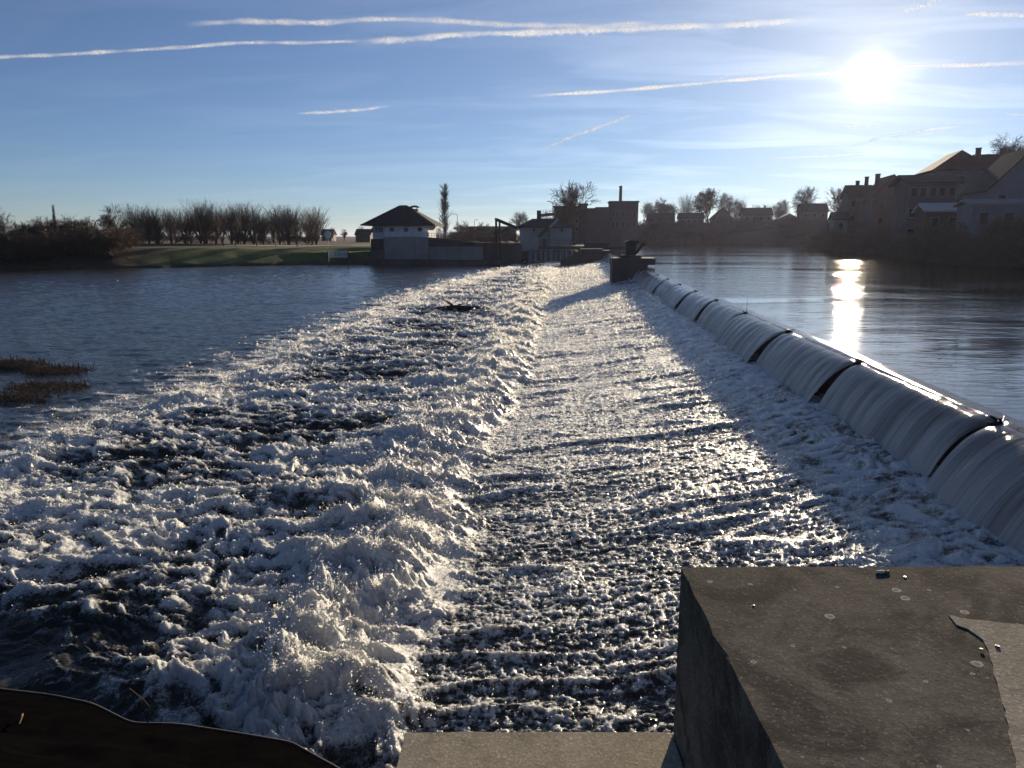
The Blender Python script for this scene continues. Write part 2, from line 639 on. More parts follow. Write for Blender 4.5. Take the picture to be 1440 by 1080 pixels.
# ------------------------------------------------------------------ water levels and outlines
POND_Z = 2.05
CREST_X = 6.2
WEIR_Y0, WEIR_Y1 = 2.2, 122.0
low_poly = np.array([(5.6, 2.0), (5.6, 126), (2.0, 126), (2.0, 138.5), (-8.2, 138.5), (-8.2, 126.6), (-11, 126.6), (-32, 125.4), (-40, 124.4), (-64.7, 106), (-78.7, 100.2), (-85, 95.4), (-150, 72), (-420, 10),
                     (-900, -60), (-900, -400), (-400, -150), (-60, -16), (-20, 1.5), (-6, 4.7), (-1.7, 4.1), (-0.6, 2.0)])
pond_poly = np.array([(5.6, -30), (14, -30), (22, 10), (29, 35), (36.8, 64.6), (47.2, 105.5), (57.3, 163), (61, 225), (48, 254), (24, 262), (8, 262), (6, 200), (4.5, 126)])


def poly_dist(px, py, poly):
    """signed distance, negative inside"""
    d2 = np.full(px.shape, 1e18)
    inside = np.zeros(px.shape, bool)
    n = len(poly)
    for i in range(n):
        a, b = poly[i], poly[(i + 1) % n]
        ex, ey = b - a
        wx, wy = px - a[0], py - a[1]
        t_ = np.clip((wx * ex + wy * ey) / (ex * ex + ey * ey), 0, 1)
        d2 = np.minimum(d2, (wx - t_ * ex) ** 2 + (wy - t_ * ey) ** 2)
        cond = (a[1] > py) != (b[1] > py)
        with np.errstate(divide='ignore', invalid='ignore'):
            xc = a[0] + (py - a[1]) * ex / (ey if ey != 0 else 1e-9)
        inside ^= cond & (px < xc)
    d = np.sqrt(d2)
    return np.where(inside, -d, d)


def land_height(px, py):
    dl = poly_dist(px, py, low_poly)
    dp = poly_dist(px, py, pond_poly)
    n1 = perlin(px * 0.05, py * 0.05)
    n2 = perlin(px * 0.3 + 7, py * 0.3)
    hl = 2.75 + 0.25 * n1
    right = sst(10, 30, px) * sst(-20, 20, py)
    farb = sst(185, 250, py) * sst(-20, 12, px)
    rise = np.maximum(right, farb)
    hill = POND_Z + 1.2 + np.minimum(np.maximum(dp, 0) * 0.2, 5.2) + 1.2 * n1
    top = hl * (1 - rise) + hill * rise
    zl = np.where(dl < 0, -1.6, np.maximum(dl, 0) * 0.24 - 0.1 + 0.15 * n2 * sst(0, 3, dl))
    zp = np.where(dp < 0, 0.2, POND_Z - 0.1 + np.maximum(dp, 0) * 0.6 + 0.3 * n2 * sst(0, 3, dp))
    near = np.where((px > 4.0) & (px < 9) & (py < 5), 1.0, 0.0)
    z = np.minimum(np.minimum(zl, top), np.where(dl < 40, np.minimum(zl, zp), zp))
    z = np.where((dl >= 0) & (dp >= 0), np.minimum(np.minimum(top, zl), zp), np.where(dp < 0, 0.2, -1.6))
    # between the two water bodies under the mill: keep up
    mill = (py > 127.5) & (px < 8) & (dl > 0) & (dp > 0)
    z = np.where(mill, np.minimum(hl, np.maximum(z, 1.9 + 0.3 * n2)), z)
    return z


ang_ = np.linspace(-math.pi, math.pi, 721)
ang_ = np.concatenate([np.linspace(-math.pi, -1.0, 60, endpoint=False), np.linspace(-1.0, 0.9, 300, endpoint=False), np.linspace(0.9, math.pi, 60)])
rad_ = np.concatenate([np.linspace(0.2, 30, 50, endpoint=False), np.linspace(30, 330, 180, endpoint=False), np.geomspace(330, 6000, 50)])
A_, R_ = np.meshgrid(ang_, rad_)
gx_, gy_ = R_ * np.sin(A_), R_ * np.cos(A_)
gz_ = land_height(gx_, gy_)
gz_ = np.where(R_ > 2000, np.minimum(gz_, 3.0), gz_)
gd_ = poly_dist(gx_, gy_, low_poly)
grass_ = sst(-0.6, 0.0, perlin(gx_ * 0.12, gy_ * 0.12) + 0.25) * sst(0.8, 3.0, gd_) * (1 - sst(12, 22, gd_) * 0.75) * (1 - sst(3, 12, gx_)) * sst(-68, -60, gx_)
ground = grid_mesh('ground', gx_[:, ::-1], gy_[:, ::-1], gz_[:, ::-1], 'land', {'grass': grass_[:, ::-1]})
ground['kind'] = 'structure'


def gz(x, y):
    return float(land_height(np.array([float(x)]), np.array([float(y)]))[0])


# ------------------------------------------------------------------ the rapids below the weir
def build_rapids():
    th = np.arange(math.radians(-44), math.radians(36), 1.26 / 754)
    rr = [2.3]
    while rr[-1] < 150:
        r0 = rr[-1]
        rr.append(r0 + min(max(0.009, r0 * 0.0037), 0.42))
    rr = np.array(rr)
    TH, R = np.meshgrid(th, rr)
    DR = np.minimum(np.maximum(0.009, R * 0.0037), 0.42) + 0 * TH
    x = R * np.sin(TH)
    y = R * np.cos(TH)
    lod = lambda wl: np.clip(wl / (1.8 * DR), 0.0, 1.0)

    toe = -1.6 + 0.45 * perlin(y * 0.33, y * 0 + 3.3) + 0.25 * perlin(y * 1.1, y * 0 + 9.1)
    u = toe - x
    fr = -11.3 + 0.9 * perlin(y * 0.16, y * 0 + 1.7) + 0.35 * perlin(y * 0.7, y * 0 + 5.2) + sst(60, 110, y) * 2.5
    w = x - fr                      # >0 : turbulent side of the front
    zb = np.interp(x, [-30, -1.6, 0.5, 3.5, 5.0, 5.6, 7], [0, 0.06, 0.24, 0.65, 1.0, 1.08, 1.1])
    apron = sst(0.25, -0.35, u)
    roller = sst(-0.35, 0.9, u + 0.5 * perlin(x * 1.6 + 600, y * 2.4)) * sst(2.6, 0.9, u)
    turb = sst(0.3, 1.2, u) * sst(-0.25, 0.35, w)
    trail = sst(0.4, -0.2, w) * sst(-7.5, -0.8, w)
    calm = sst(-0.5, -4.0, w)
    # turbulence fades near the bank by the mat
    nfy = 4.6 + np.clip(-x - 1.6, 0, 8) * 0.52 + 0.5 * perlin(x * 0.9, y * 0.9)
    nearfade = sst(-0.2, 1.1, y - nfy)
    farfade = 1 - 0.55 * sst(70, 125, y)

    wx = x + 0.35 * perlin(x * 0.8, y * 0.8) + 0.10 * perlin(x * 2.7, y * 2.7)
    wy = y + 0.35 * perlin(x * 0.8 + 40, y * 0.8) + 0.10 * perlin(x * 2.7 + 40, y * 2.7)
    ca, sa = math.cos(0.28), math.sin(0.28)
    ax = (wx * ca + wy * sa) * 0.62
    ay = (-wx * sa + wy * ca)
    n_big = perlin(ax / 2.6, ay / 1.5)
    b1 = np.abs(perlin(ax / 1.15 + 5, ay / 0.85)) * 1.0
    b2 = np.abs(perlin(wx / 0.55 + 15, wy / 0.42))
    b3 = np.abs(perlin(wx / 0.24 + 25, wy / 0.2)) * lod(0.22)
    b4 = np.abs(perlin(wx / 0.11 + 35, wy / 0.095)) * lod(0.1)
    b5 = perlin(x / 0.05 + 45, y / 0.045) * lod(0.05)
    patch = perlin(wx / 4.5 + 71, wy / 2.6)
    # apron: pebbled skin of a thin fast flow with oblique roll waves
    ox = x + 0.22 * y
    rw = perlin(ox * 0.22 + 3, (y - 0.16 * x + 0.25 * perlin(x * 0.6, y * 0.6)) * 1.15)
    rw2 = perlin(ox * 0.35 + 13, (y - 0.10 * x + 0.2 * perlin(x * 0.9, y * 0.9)) * 2.6)
    p1 = np.abs(perlin(x / 0.2 + 100, y / 0.13)) * lod(0.15)
    p2 = np.abs(perlin(x / 0.095 + 110, y / 0.07)) * lod(0.08)
    p3 = perlin(x / 0.045 + 120, y / 0.04) * lod(0.045)
    ridge = np.clip(1 - np.abs(rw) * 4.5, 0, 1) ** 2
    ridge2 = np.clip(1 - np.abs(rw2) * 3.5, 0, 1) ** 2
    q1 = perlin(x / 0.34 + 131, y / 0.16) * lod(0.2)
    q2 = perlin(x / 0.12 + 141, y / 0.085) * lod(0.09)
    ridge = ridge * sst(-0.35, 0.35, perlin(x * 0.5 + 61, y * 0.4))
    ridge2 = ridge2 * sst(-0.1, 0.5, perlin(x * 0.7 + 91, y * 0.6))
    za = 0.06 * ridge + 0.03 * ridge2 + 0.014 * p1 + 0.024 * p2 + 0.016 * p3 + 0.025 * rw + 0.010 * q1 + 0.013 * q2
    # foot of the falls: soft frothy mounds
    foot = sst(3.5, 4.3, x + 0.35 * perlin(y * 0.7, y * 0 + 2.0) + 0.3 * perlin(x * 1.3, y * 1.3))
    zf = 0.12 * np.maximum(n_big, 0) + 0.20 * b1 + 0.22 * b2 + 0.16 * b3 + 0.10 * b4 + 0.03 * b5
    za = za * (1 - 0.7 * foot) + zf * foot * 0.27
    puff = perlin(wx / 1.7 + 501, wy / 0.62) + 0.5 * perlin(wx / 0.8 + 511, wy / 0.35)
    pk = np.clip(puff * 1.2 + 0.15, 0, 1)
    c1 = perlin(wx / 0.38 + 521, wy / 0.2)
    c2 = perlin(wx / 0.17 + 531, wy / 0.1) * lod(0.13)
    zr = 0.0 + 0.20 * pk + 0.07 * n_big + 0.12 * b1 + 0.15 * b2 + 0.14 * b3 + 0.10 * b4 + 0.03 * b5 + 0.06 * c1 + 0.05 * c2
    zt = 0.12 * n_big + 0.11 * pk + 0.11 * b1 + 0.09 * b2 + 0.07 * b3 + 0.05 * b4 + 0.02 * b5 + 0.06 * c1 + 0.035 * c2 + 0.03
    ztr = 0.05 * n_big + 0.06 * b1 + 0.035 * b2 + 0.018 * b3 + 0.006 * b5
    rip = perlin(x / 1.3 * 0.5, y / 0.9) * 0.035 + perlin(x / 0.5 * 0.6, y / 0.4) * 0.016 + perlin(x / 0.2, y / 0.16) * 0.006 * lod(0.16)
    z = zb + apron * za + (roller * zr * 1.15 + turb * (1 - roller) * zt) * nearfade * farfade + trail * ztr + (1 - apron) * rip * 1.6
    z += 0.10 * sst(-0.4, 0.5, w) * (1 - apron) * nearfade        # the turbulent field stands a little proud
    # foam
    tex = 0.5 * b2 / 0.3 + 0.5 * b3 / 0.3
    pe = (p1 + p2) / 0.55
    fa = 0.22 + 0.20 * pe + 0.30 * ridge + 0.15 * ridge2 + 0.30 * p3 + 0.22 * rw + 0.22 * q1 + 0.40 * q2 + 0.20 * sst(9, 26, y) - 0.16 * sst(9, 6, y)
    fa = fa * (1 - foot) + (0.26 + 0.6 * b2 + 0.7 * b3 + 0.3 * patch + 0.35 * perlin(x * 3, y * 3)) * foot
    fr_ = 0.52 + 0.45 * pk + 0.3 * tex + 0.4 * c1 + 0.3 * c2
    hn = n_big * 0.5 + b1 * 0.7 + b2 * 0.6 + pk * 0.5
    ft = -0.06 + 0.50 * hn + 0.5 * patch + 0.22 * tex + 0.45 * c1 + 0.4 * c2 + 0.34 * sst(4.5, 0.5, u) + 0.45 * sst(2.0, 0.2, np.abs(w - 0.6))
    ftr = -0.05 + 0.75 * np.maximum(0, perlin(x * 0.9, y * 1.9) + perlin(x * 2.3, y * 4.0) * 0.7) + 0.45 * sst(-4.5, -0.3, w)
    fc = -0.35 + 0.55 * perlin(x * 0.35, y * 1.5) + 0.35 * perlin(x * 1.7, y * 4)
    foam = apron * fa + (1 - apron) * (roller * fr_ + (1 - roller) * (sst(-0.25, 0.35, w) * ft + (1 - sst(-0.25, 0.35, w)) * np.maximum(ftr * sst(-8, -0.8, w), fc)))
    foam = foam * np.where(apron > 0.5, 1, nearfade) - (1 - apron) * (1 - nearfade) * 0.1
    lace = np.clip(1 - np.abs(perlin(wx / 0.5 + 800, wy / 0.3)) * 7, 0, 1) * sst(-0.3, 0.4, perlin(x * 0.7 + 81, y * 0.7))
    foam = foam + (1 - apron) * (1 - nearfade) * 0.55 * lace
    foam = foam - 0.30 * sst(75, 126, y) * (1 - apron) * sst(0.8, 4, u)
    foam = np.clip(foam, -0.3, 1.3)
    # choppy: push the lumps downstream so that crests lean
    lean = (roller * 0.22 + turb * 0.28) * nearfade * farfade
    X = x - lean * (b1 * 0.5 + b2 * 0.3 + n_big * 0.25) + apron * (p3 * 0.012)
    Y = y + lean * 0.35 * perlin(wx / 0.6 + 300, wy / 0.5)
    quad = lambda a: a[:-1, :-1]
    cx, cy = quad(x), quad(y)
    inside = (cx < 5.75) & (cy < 141) & (cy > 2.0)
    # keep clear of land
    dl = poly_dist(cx, cy, low_poly)
    inside &= (dl < 3.0) | ((cx > -2) & (cx < 5.75) & (cy > 2.0) & (cy < 141))
    # clip what lies behind the foreground wall
    isap = quad(x) > -1.6
    Xf, Yf, Zf, Ff = X[:, ::-1], Y[:, ::-1], z[:, ::-1], foam[:, ::-1]
    k1 = (inside & isap)[:, ::-1]
    k2 = (inside & ~isap)[:, ::-1]
    o1 = grid_mesh('apron_water', Xf, Yf, Zf, 'rapids', {'foam': Ff}, keep=k1)
    o2 = grid_mesh('river_water', Xf, Yf, Zf, 'rapids', {'foam': Ff}, keep=k2)
    o1['kind'] = 'structure'
    o2['kind'] = 'structure'
    # spray thrown up by the roller and the front
    wgt = (roller * (0.2 + 2.0 * pk) * sst(2.0, 1.0, u) + 0.25 * turb * sst(3.0, 0.5, u) + 0.5 * sst(0.9, 0.0, np.abs(w - 0.3)) * (1 - apron)) * nearfade * np.maximum(0, hn - 0.1) * (y < 75) * R ** 1.6
    wgt = wgt.ravel() / wgt.sum()
    idx = rng.choice(wgt.size, 4700, p=wgt / wgt.sum())
    xs, ys, zs, rs = X.ravel()[idx], Y.ravel()[idx], z.ravel()[idx], R.ravel()[idx]
    PP, SS = [], []
    for a, b, c_, r_ in zip(xs, ys, zs, rs):
        n = 46
        v0 = np.array([rng.normal(-0.3, 0.35), rng.normal(0, 0.35), abs(rng.normal(0.8, 0.5))])
        vel = v0 + rng.normal(0, 0.38, (n, 3))
        tt = rng.uniform(0, 0.24, n)[:, None] ** 1.2
        pos = np.array([a, b, c_ - 0.02]) + rng.normal(0, 0.05, (n, 3)) * [1, 1, 0.3] + vel * tt
        pos[:, 2] -= 4.9 * tt[:, 0] ** 2
        PP.append(pos)
        SS.append(np.exp(rng.normal(math.log(0.0042 + 0.00034 * r_), 0.5, n)))
    w2 = np.clip(foam - 0.34, 0, 0.6) * R ** 1.15 * ((y < 110) & (x < 5.4) & (y > 2.6)) * np.where(apron > 0.5, 1.0, 0.8 * nearfade) * (1 - 0.8 * foot * apron)
    w2 = w2.ravel() / w2.sum()
    id2 = rng.choice(w2.size, 320000, p=w2)
    r2 = R.ravel()[id2]
    p2_ = np.stack([X.ravel()[id2], Y.ravel()[id2], z.ravel()[id2]], -1)
    p2_ += rng.normal(0, 1, p2_.shape) * (0.004 + 0.0009 * r2)[:, None]
    p2_[:, 2] += 0.004 + np.abs(rng.normal(0, 0.012, len(id2)))
    PP.append(p2_)
    SS.append(np.exp(rng.normal(np.log(0.0036 + 0.00042 * r2), 0.45)))
    PP = np.concatenate(PP)
    SS = np.concatenate(SS)
    n = len(PP)
    V = (PP[:, None, :] + rng.normal(0, 0.8, (n, 3, 3)) * SS[:, None, None]).reshape(-1, 3)
    Fa = np.arange(n * 3).reshape(-1, 3)
    me = bpy.data.meshes.new('spray')
    me.vertices.add(len(V))
    me.vertices.foreach_set('co', V.astype(np.float32).ravel())
    me.loops.add(Fa.size)
    me.loops.foreach_set('vertex_index', Fa.astype(np.int32).ravel())
    me.polygons.add(len(Fa))
    me.polygons.foreach_set('loop_start', np.arange(0, Fa.size, 3, dtype=np.int32))
    me.polygons.foreach_set('loop_total', np.full(len(Fa), 3, np.int32))
    me.update(calc_edges=True)
    me.materials.append(M['spray'])
    o = link(bpy.data.objects.new('spray', me))
    tag(o, 'fine white spray drops thrown up from the foaming water', 'spray', kind='stuff')


build_rapids()

# ------------------------------------------------------------------ upper pond
def pond_profile(x):
    """surface height near the crest: the flow dips before it goes over"""
    return POND_Z - 0.035 * np.exp(-np.maximum(x - CREST_X, 0) / 0.06)


ys = np.concatenate([np.linspace(-28, 70, 200), np.linspace(71, 262, 120)])
bank_pts = [(-30, 14), (10, 22), (35, 29), (64.6, 36.8), (105.5, 47.2), (163, 57.3), (225, 61), (262, 61)]
bx = np.interp(ys, [p[0] for p in bank_pts], [p[1] for p in bank_pts]) + 5
s_ = np.concatenate([np.linspace(0, 0.06, 24, endpoint=False), np.linspace(0.06, 1, 50)])
Xp = CREST_X + 0.0 + (bx[:, None] - CREST_X) * s_[None, :]
left = np.where(ys > 124, 5.0, np.where(ys < 2.4, CREST_X, CREST_X + 0.297))
Xp = left[:, None] + (bx[:, None] - left[:, None]) * s_[None, :]
Yp = np.repeat(ys[:, None], len(s_), 1)
Zp = np.where(Yp < 124, pond_profile(Xp), POND_Z)
pond = grid_mesh('upper_river_water', Xp, Yp, Zp, 'pond_water')
pond['kind'] = 'structure'

# ------------------------------------------------------------------ the weir
weir = empty('weir', (CREST_X, 2.2, 0))
tag(weir, 'long straight weir with smooth sheets of water falling between dark crest brackets', 'weir')


def W(x, y, z):
    return (x - CREST_X, y - 2.2, z)


mb = MB()
prof = [(5.72, 0.2), (6.9, 0.2), (6.9, 1.75), (6.35, 1.86), (6.12, 1.84), (6.0, 1.6), (5.82, 1.1)]
mb.prism([(p - CREST_X, q) for p, q in prof], 'y', 0.0, WEIR_Y1 - 2.2)
mb.build('weir_body', 'rust_face', weir)
post_y = [11.1 + 5.28 * i for i in range(-1, 10)]
pier_y0, pier_y1 = 64.2, 67.8
bays = []
e = [2.4] + post_y + [pier_y0]
for a, b in zip(e[:-1], e[1:]):
    bays.append((a, b))
y = pier_y1
while y < 118:
    bays.append((y, min(y + 5.28, 122)))
    y += 5.28
for bi, (ya, yb) in enumerate(bays):
    near = ya < 40
    ns = 130 if near else 40
    ntt = 34 if near else 16
    gapa = 0.05 if (ya > 3 and abs(ya - pier_y1) > .1) else 0.0
    gapb = 0.13 if abs(yb - pier_y0) > .1 else 0.0
    tv = np.concatenate([-np.linspace(1, 0, 16, endpoint=False) ** 1.8, np.linspace(0, 1, ntt)])
    S, TV = np.meshgrid(np.linspace(0, 1, ns), tv)
    T = np.clip(TV, 0, 1)
    UPS = np.clip(-TV, 0, 1)
    # sheet narrows as it falls, edges drawn in; upstream of the brackets it is one glide
    opn = (0.4 + 1.6 * T) * sst(0.9, 0.0, UPS)
    ysheet = ya + gapa * opn + S * (yb - ya - (gapa + gapb) * opn)
    wav = 0.10 * perlin(ysheet * 0.7 + 11 * bi, T * 0.7) + 0.045 * perlin(ysheet * 3.1, T * 0.6 + bi)
    amp = wav + 0.012 * perlin(ysheet * 9, T * 0.7 + bi)
    drop = 1.3
    reach = 1.12 + 0.12 * math.sin(bi * 2.1)
    xs_ = CREST_X + 0.3 * UPS - reach * T ** 0.92 + amp * T
    ztop = pond_profile(CREST_X + 0.3 * UPS)
    fine_r = (0.004 * perlin(ysheet * 3.0, xs_ * 0.8 + bi) + 0.0012 * perlin(ysheet * 12.0, xs_ * 1.2)) * sst(1.0, 0.5, UPS)
    zs_ = ztop - 0.16 * T - (drop - 0.16) * T ** 2.0 + 0.05 * amp * (UPS <= 0) + fine_r
    edge = np.exp(-S * (yb - ya) / 0.10) * (gapa > 0) + np.exp(-(1 - S) * (yb - ya) / 0.10) * (gapb > 0)
    zs_ = zs_ - 0.05 * edge * (1 - T) * sst(0.4, 0, UPS)
    fall = T ** 1.1 - 0.45 * sst(0.0, 0.35, UPS) + 0.18 * perlin(ysheet * 1.3, T * 0.8 + 3 * bi) * (T > 0) + 0.25 * sst(0.35, 0.0, np.minimum(S, 1 - S) * (yb - ya)) * T
    lx, ly, lz = xs_ - CREST_X, ysheet - 2.2, zs_
    grid_mesh('water_sheet', lx, ly, lz, 'falling_water', {'fall': fall}, uv=(ysheet, np.where(TV > 0, TV * 1.6, TV)), parent=weir)


def splitter(parent, py, seed):
    r = random.Random(seed)
    mb = MB()
    mb.prism([(-0.26, -0.30), (0.30, -0.28), (0.34, 0.03), (-0.02, 0.14), (-0.20, 0.05)], 'y', -0.05, 0.05)
    mb.beam((0.22, -0.02, 0.02), (-0.16, 0.02, 0.19), 0.07, 0.06)
    o = mb.build('crest_bracket', 'steel_dark', parent)
    o.location = W(CREST_X + 0.02, py, POND_Z - 0.08)
    o.scale = (0.55, 0.8, 0.6)
    d = MB()
    for k in range(4):
        a = r.uniform(0, 6.28)
        L = r.uniform(0.15, 0.34)
        p = Vector((r.uniform(-0.05, 0.18), r.uniform(-0.06, 0.06), 0.05 + r.uniform(0, 0.06)))
        q = p + Vector((math.cos(a) * L, math.sin(a) * L, r.uniform(0.0, 0.16)))
        d.tube([p - (q - p) * 0.6, (p + q) / 2 + Vector((0, 0, 0.02)), q], [0.016, 0.014, 0.006], 5)
    d.build('caught_sticks', 'wet_wood', o)
    return o


for i, py in enumerate(post_y[0:]):
    splitter(weir, py, i)
mb = MB()
mb.tube([W(6.3, 27.2, POND_Z - .1), W(6.32, 27.25, POND_Z + 0.5)], [0.008, 0.006], 5)
mb.build('gauge_rod', 'steel_grey', weir)

# ------------------------------------------------------------------ hoist pier in the weir
pr = empty('hoist_pier', (4.6, pier_y0, 0))
pr.scale = (1, 1, 0.9)
tag(pr, 'dark concrete pier in the weir carrying a gate hoist', 'pier')
mb = MB()
mb.box(-0.95, 2.0, 0, 3.4, 0.0, 2.55)
mb.build('pier_wall', 'concrete_dark', pr)
mb = MB()
mb.box(-0.98, 2.6, -0.03, 3.45, 2.552, 3.15)
mb.prism([(-0.2, 3.15), (1.5, 3.15), (1.5, 3.32), (1.35, 3.42), (-0.05, 3.42), (-0.2, 3.32)], 'y', 0.5, 2.6)
mb.build('pier_cap', 'concrete_dark', pr)
mb = MB()
mb.box(0.22, 1.05, 0.9, 2.2, 3.42, 4.5)
mb.prism([(0.1, 4.5), (1.2, 4.5), (1.32, 4.56), (1.1, 4.72), (0.5, 4.78), (0.1, 4.62)], 'y', 0.8, 2.3)
mb.build('hoist_housing', 'steel_dark', pr)
mb = MB()
mb.beam((1.06, 1.5, 3.55), (1.72, 1.5, 4.5), 0.3, 0.26)
mb.beam((1.55, 1.5, 4.36), (1.9, 1.5, 4.42), 0.34, 0.2)
mb.build('hoist_arm', 'steel_dark', pr)
for zz_ in (3.62, 3.95, 4.28):
    MB().beam((-0.95, 0.2, zz_), (0.2, 0.2, zz_), 0.04, 0.04).build('rail', 'steel_dark', pr)
for xx in (-0.92, -0.35):
    MB().box(xx - .025, xx + .025, 0.23, 0.28, 3.15, 4.35).build('rail_post', 'steel_dark', pr)

# ------------------------------------------------------------------ farther weir pier with catwalk
fp = empty('catwalk_pier', (2.0, 120, 0))
tag(fp, 'low dark pier at the far end of the weir beneath a catwalk', 'pier')
A = aty(816, 363, 120)
B = aty(846, 350, 120)
mb = MB()
mb.box(A.x - 2.0, B.x - 2.0 + 0.2, 0, 5.0, 0.0, B.z)
mb.build('pier_wall', 'concrete_dark', fp)
q0, q1 = aty(788, 366, 118.6), aty(816, 352, 118.6)
MB().prism([(q0.x - 2, 0.0), (q1.x - 2 + .3, 0.0), (q1.x - 2 + .3, q1.z), (q0.x - 2, q0.z)], 'y', -1.6, -0.8).build('wing_wall', 'concrete_dark', fp)
MB().box(B.x - 2.3, 4.5, 0.2, 4.8, 0.0, B.z - 0.25).build('abutment', 'concrete_dark', fp)

cw = empty('catwalk', (0, 128, 0))
tag(cw, 'dark steel catwalk with thin railing crossing above the far pier', 'footbridge')
a0, a1 = aty(757, 350, 128), aty(882, 350, 128)
MB().box(a0.x, a1.x, 0, 1.4, a0.z, a0.z + 0.45).build('deck', 'steel_dark', cw)
r0 = aty(757, 337.5, 128).z
for zz_ in (r0, (r0 + a0.z + .45) / 2):
    MB().beam((a0.x, 0.05, zz_), (a1.x - 1.0, 0.05, zz_), 0.08, 0.09).build('rail', 'steel_dark', cw)
for px in (760, 785, 802, 822, 840, 866):
    p = aty(px, 350, 128)
    MB().box(p.x - .06, p.x + .06, 0.12, 0.22, a0.z + 0.45, r0 - 0.05).build('rail_post', 'steel_dark', cw)
p = aty(835, 348, 128)
MB().box(p.x - 1.6, p.x + 2.6, 0.5, 1.2, a0.z + 0.45, a0.z + 1.0).build('gate_beam', 'steel_dark', cw)
for px in (816, 846):
    p = aty(px, 348, 128)
    MB().box(p.x - .3, p.x + .3, 0.3, 1.1, 0, a0.z - 0.01).build('trestle', 'steel_dark', cw)

# ------------------------------------------------------------------ ribbed side spillway
sp = empty('side_spillway', (-3.5, 136, 0))
tag(sp, 'ribbed side spillway with thin water running over its curved face', 'spillway')
xa, xb = aty(742, 369, 136).x + 3.5, aty(808, 369, 136).x + 3.5
zt = aty(775, 352.5, 138).z
out = [(0.0, -0.5), (3.0, -0.5), (3.0, zt), (1.9, zt), (1.3, zt - 0.15), (0.8, zt * 0.6), (0.35, zt * 0.25)]
mb = MB()
mb.prism(out, 'x', xa, xb)
mb.build('spillway_body', 'concrete_dark', sp)
nb_ = 9
for k in range(nb_):
    u0, u1 = xa + (xb - xa) * k / nb_ + 0.12, xa + (xb - xa) * (k + 1) / nb_ - 0.12
    S, T = np.meshgrid(np.linspace(u0, u1, 12), np.linspace(0, 1, 12))
    yy = np.interp(T, [0, .25, .5, .75, 1], [2.2, 1.75, 1.15, 0.65, -0.15])
    zz_ = np.interp(T, [0, .25, .5, .75, 1], [zt + .05, zt + .02, zt - .12, zt * .6, 0.0])
    grid_mesh('water_sheet', S, yy - 0.05, zz_ + 0.03 * perlin(S * 3, T), 'falling_water', {'fall': T * 0.4}, uv=(S + k * 7, T * 2), parent=sp)
for k in range(nb_ + 1):
    uu = xa + (xb - xa) * k / nb_
    MB().prism([(-0.28, -0.4), (0.3, -0.4), (1.0, zt * 0.6), (1.5, zt - 0.1), (1.9, zt + 0.22), (1.2, zt + 0.12), (0.5, zt * 0.62), (0.05, zt * 0.25)], 'x', uu - 0.07, uu + 0.07).build('rib', 'steel_dark', sp)


# ------------------------------------------------------------------ buildings
def windows(parent, specs, mat_pane='glass_dark', frame='concrete_far'):
    """specs: (x0,x1,z0,z1,y,dirsign) on a plane y=const of the local frame; each window a frame with a pane"""
    for x0, x1, z0, z1, y in specs:
        fw = 0.07
        m = MB()
        m.box(x0, x1, y - 0.06, y + 0.03, z1 - fw, z1)
        m.box(x0, x1, y - 0.09, y + 0.03, z0, z0 + fw)
        m.box(x0, x0 + fw, y - 0.06, y + 0.03, z0 + fw, z1 - fw)
        m.box(x1 - fw, x1, y - 0.06, y + 0.03, z0 + fw, z1 - fw)
        f_ = m.build('window', frame, parent)
        MB().box(x0 + fw, x1 - fw, y - 0.025, y + 0.02, z0 + fw, z1 - fw).build('pane', mat_pane, f_)


def hip_roof(parent, x0, x1, y0, y1, z0, z1, ridge, mat, name='roof', th=0.16):
    """ridge = inset of the ridge ends; if x span longer the ridge runs along x"""
    cx, cy = (x0 + x1) / 2, (y0 + y1) / 2
    if (x1 - x0) >= (y1 - y0):
        ra, rb = (x0 + ridge, cy), (x1 - ridge, cy)
    else:
        ra, rb = (cx, y0 + ridge), (cx, y1 - ridge)
    pts = [(x0, y0, z0), (x1, y0, z0), (x1, y1, z0), (x0, y1, z0), (x0, y0, z0 + th), (x1, y0, z0 + th), (x1, y1, z0 + th), (x0, y1, z0 + th),
           (ra[0], ra[1], z1), (rb[0], rb[1], z1)]
    if (x1 - x0) >= (y1 - y0):
        fs = ((0, 3, 2, 1), (0, 1, 5, 4), (1, 2, 6, 5), (2, 3, 7, 6), (3, 0, 4, 7), (4, 5, 9, 8), (5, 6, 9), (6, 7, 8, 9), (7, 4, 8))
    else:
        fs = ((0, 3, 2, 1), (0, 1, 5, 4), (1, 2, 6, 5), (2, 3, 7, 6), (3, 0, 4, 7), (4, 5, 8), (5, 6, 9, 8), (6, 7, 9), (7, 4, 8, 9))
    return MB().poly(pts, fs).build(name, mat, parent)


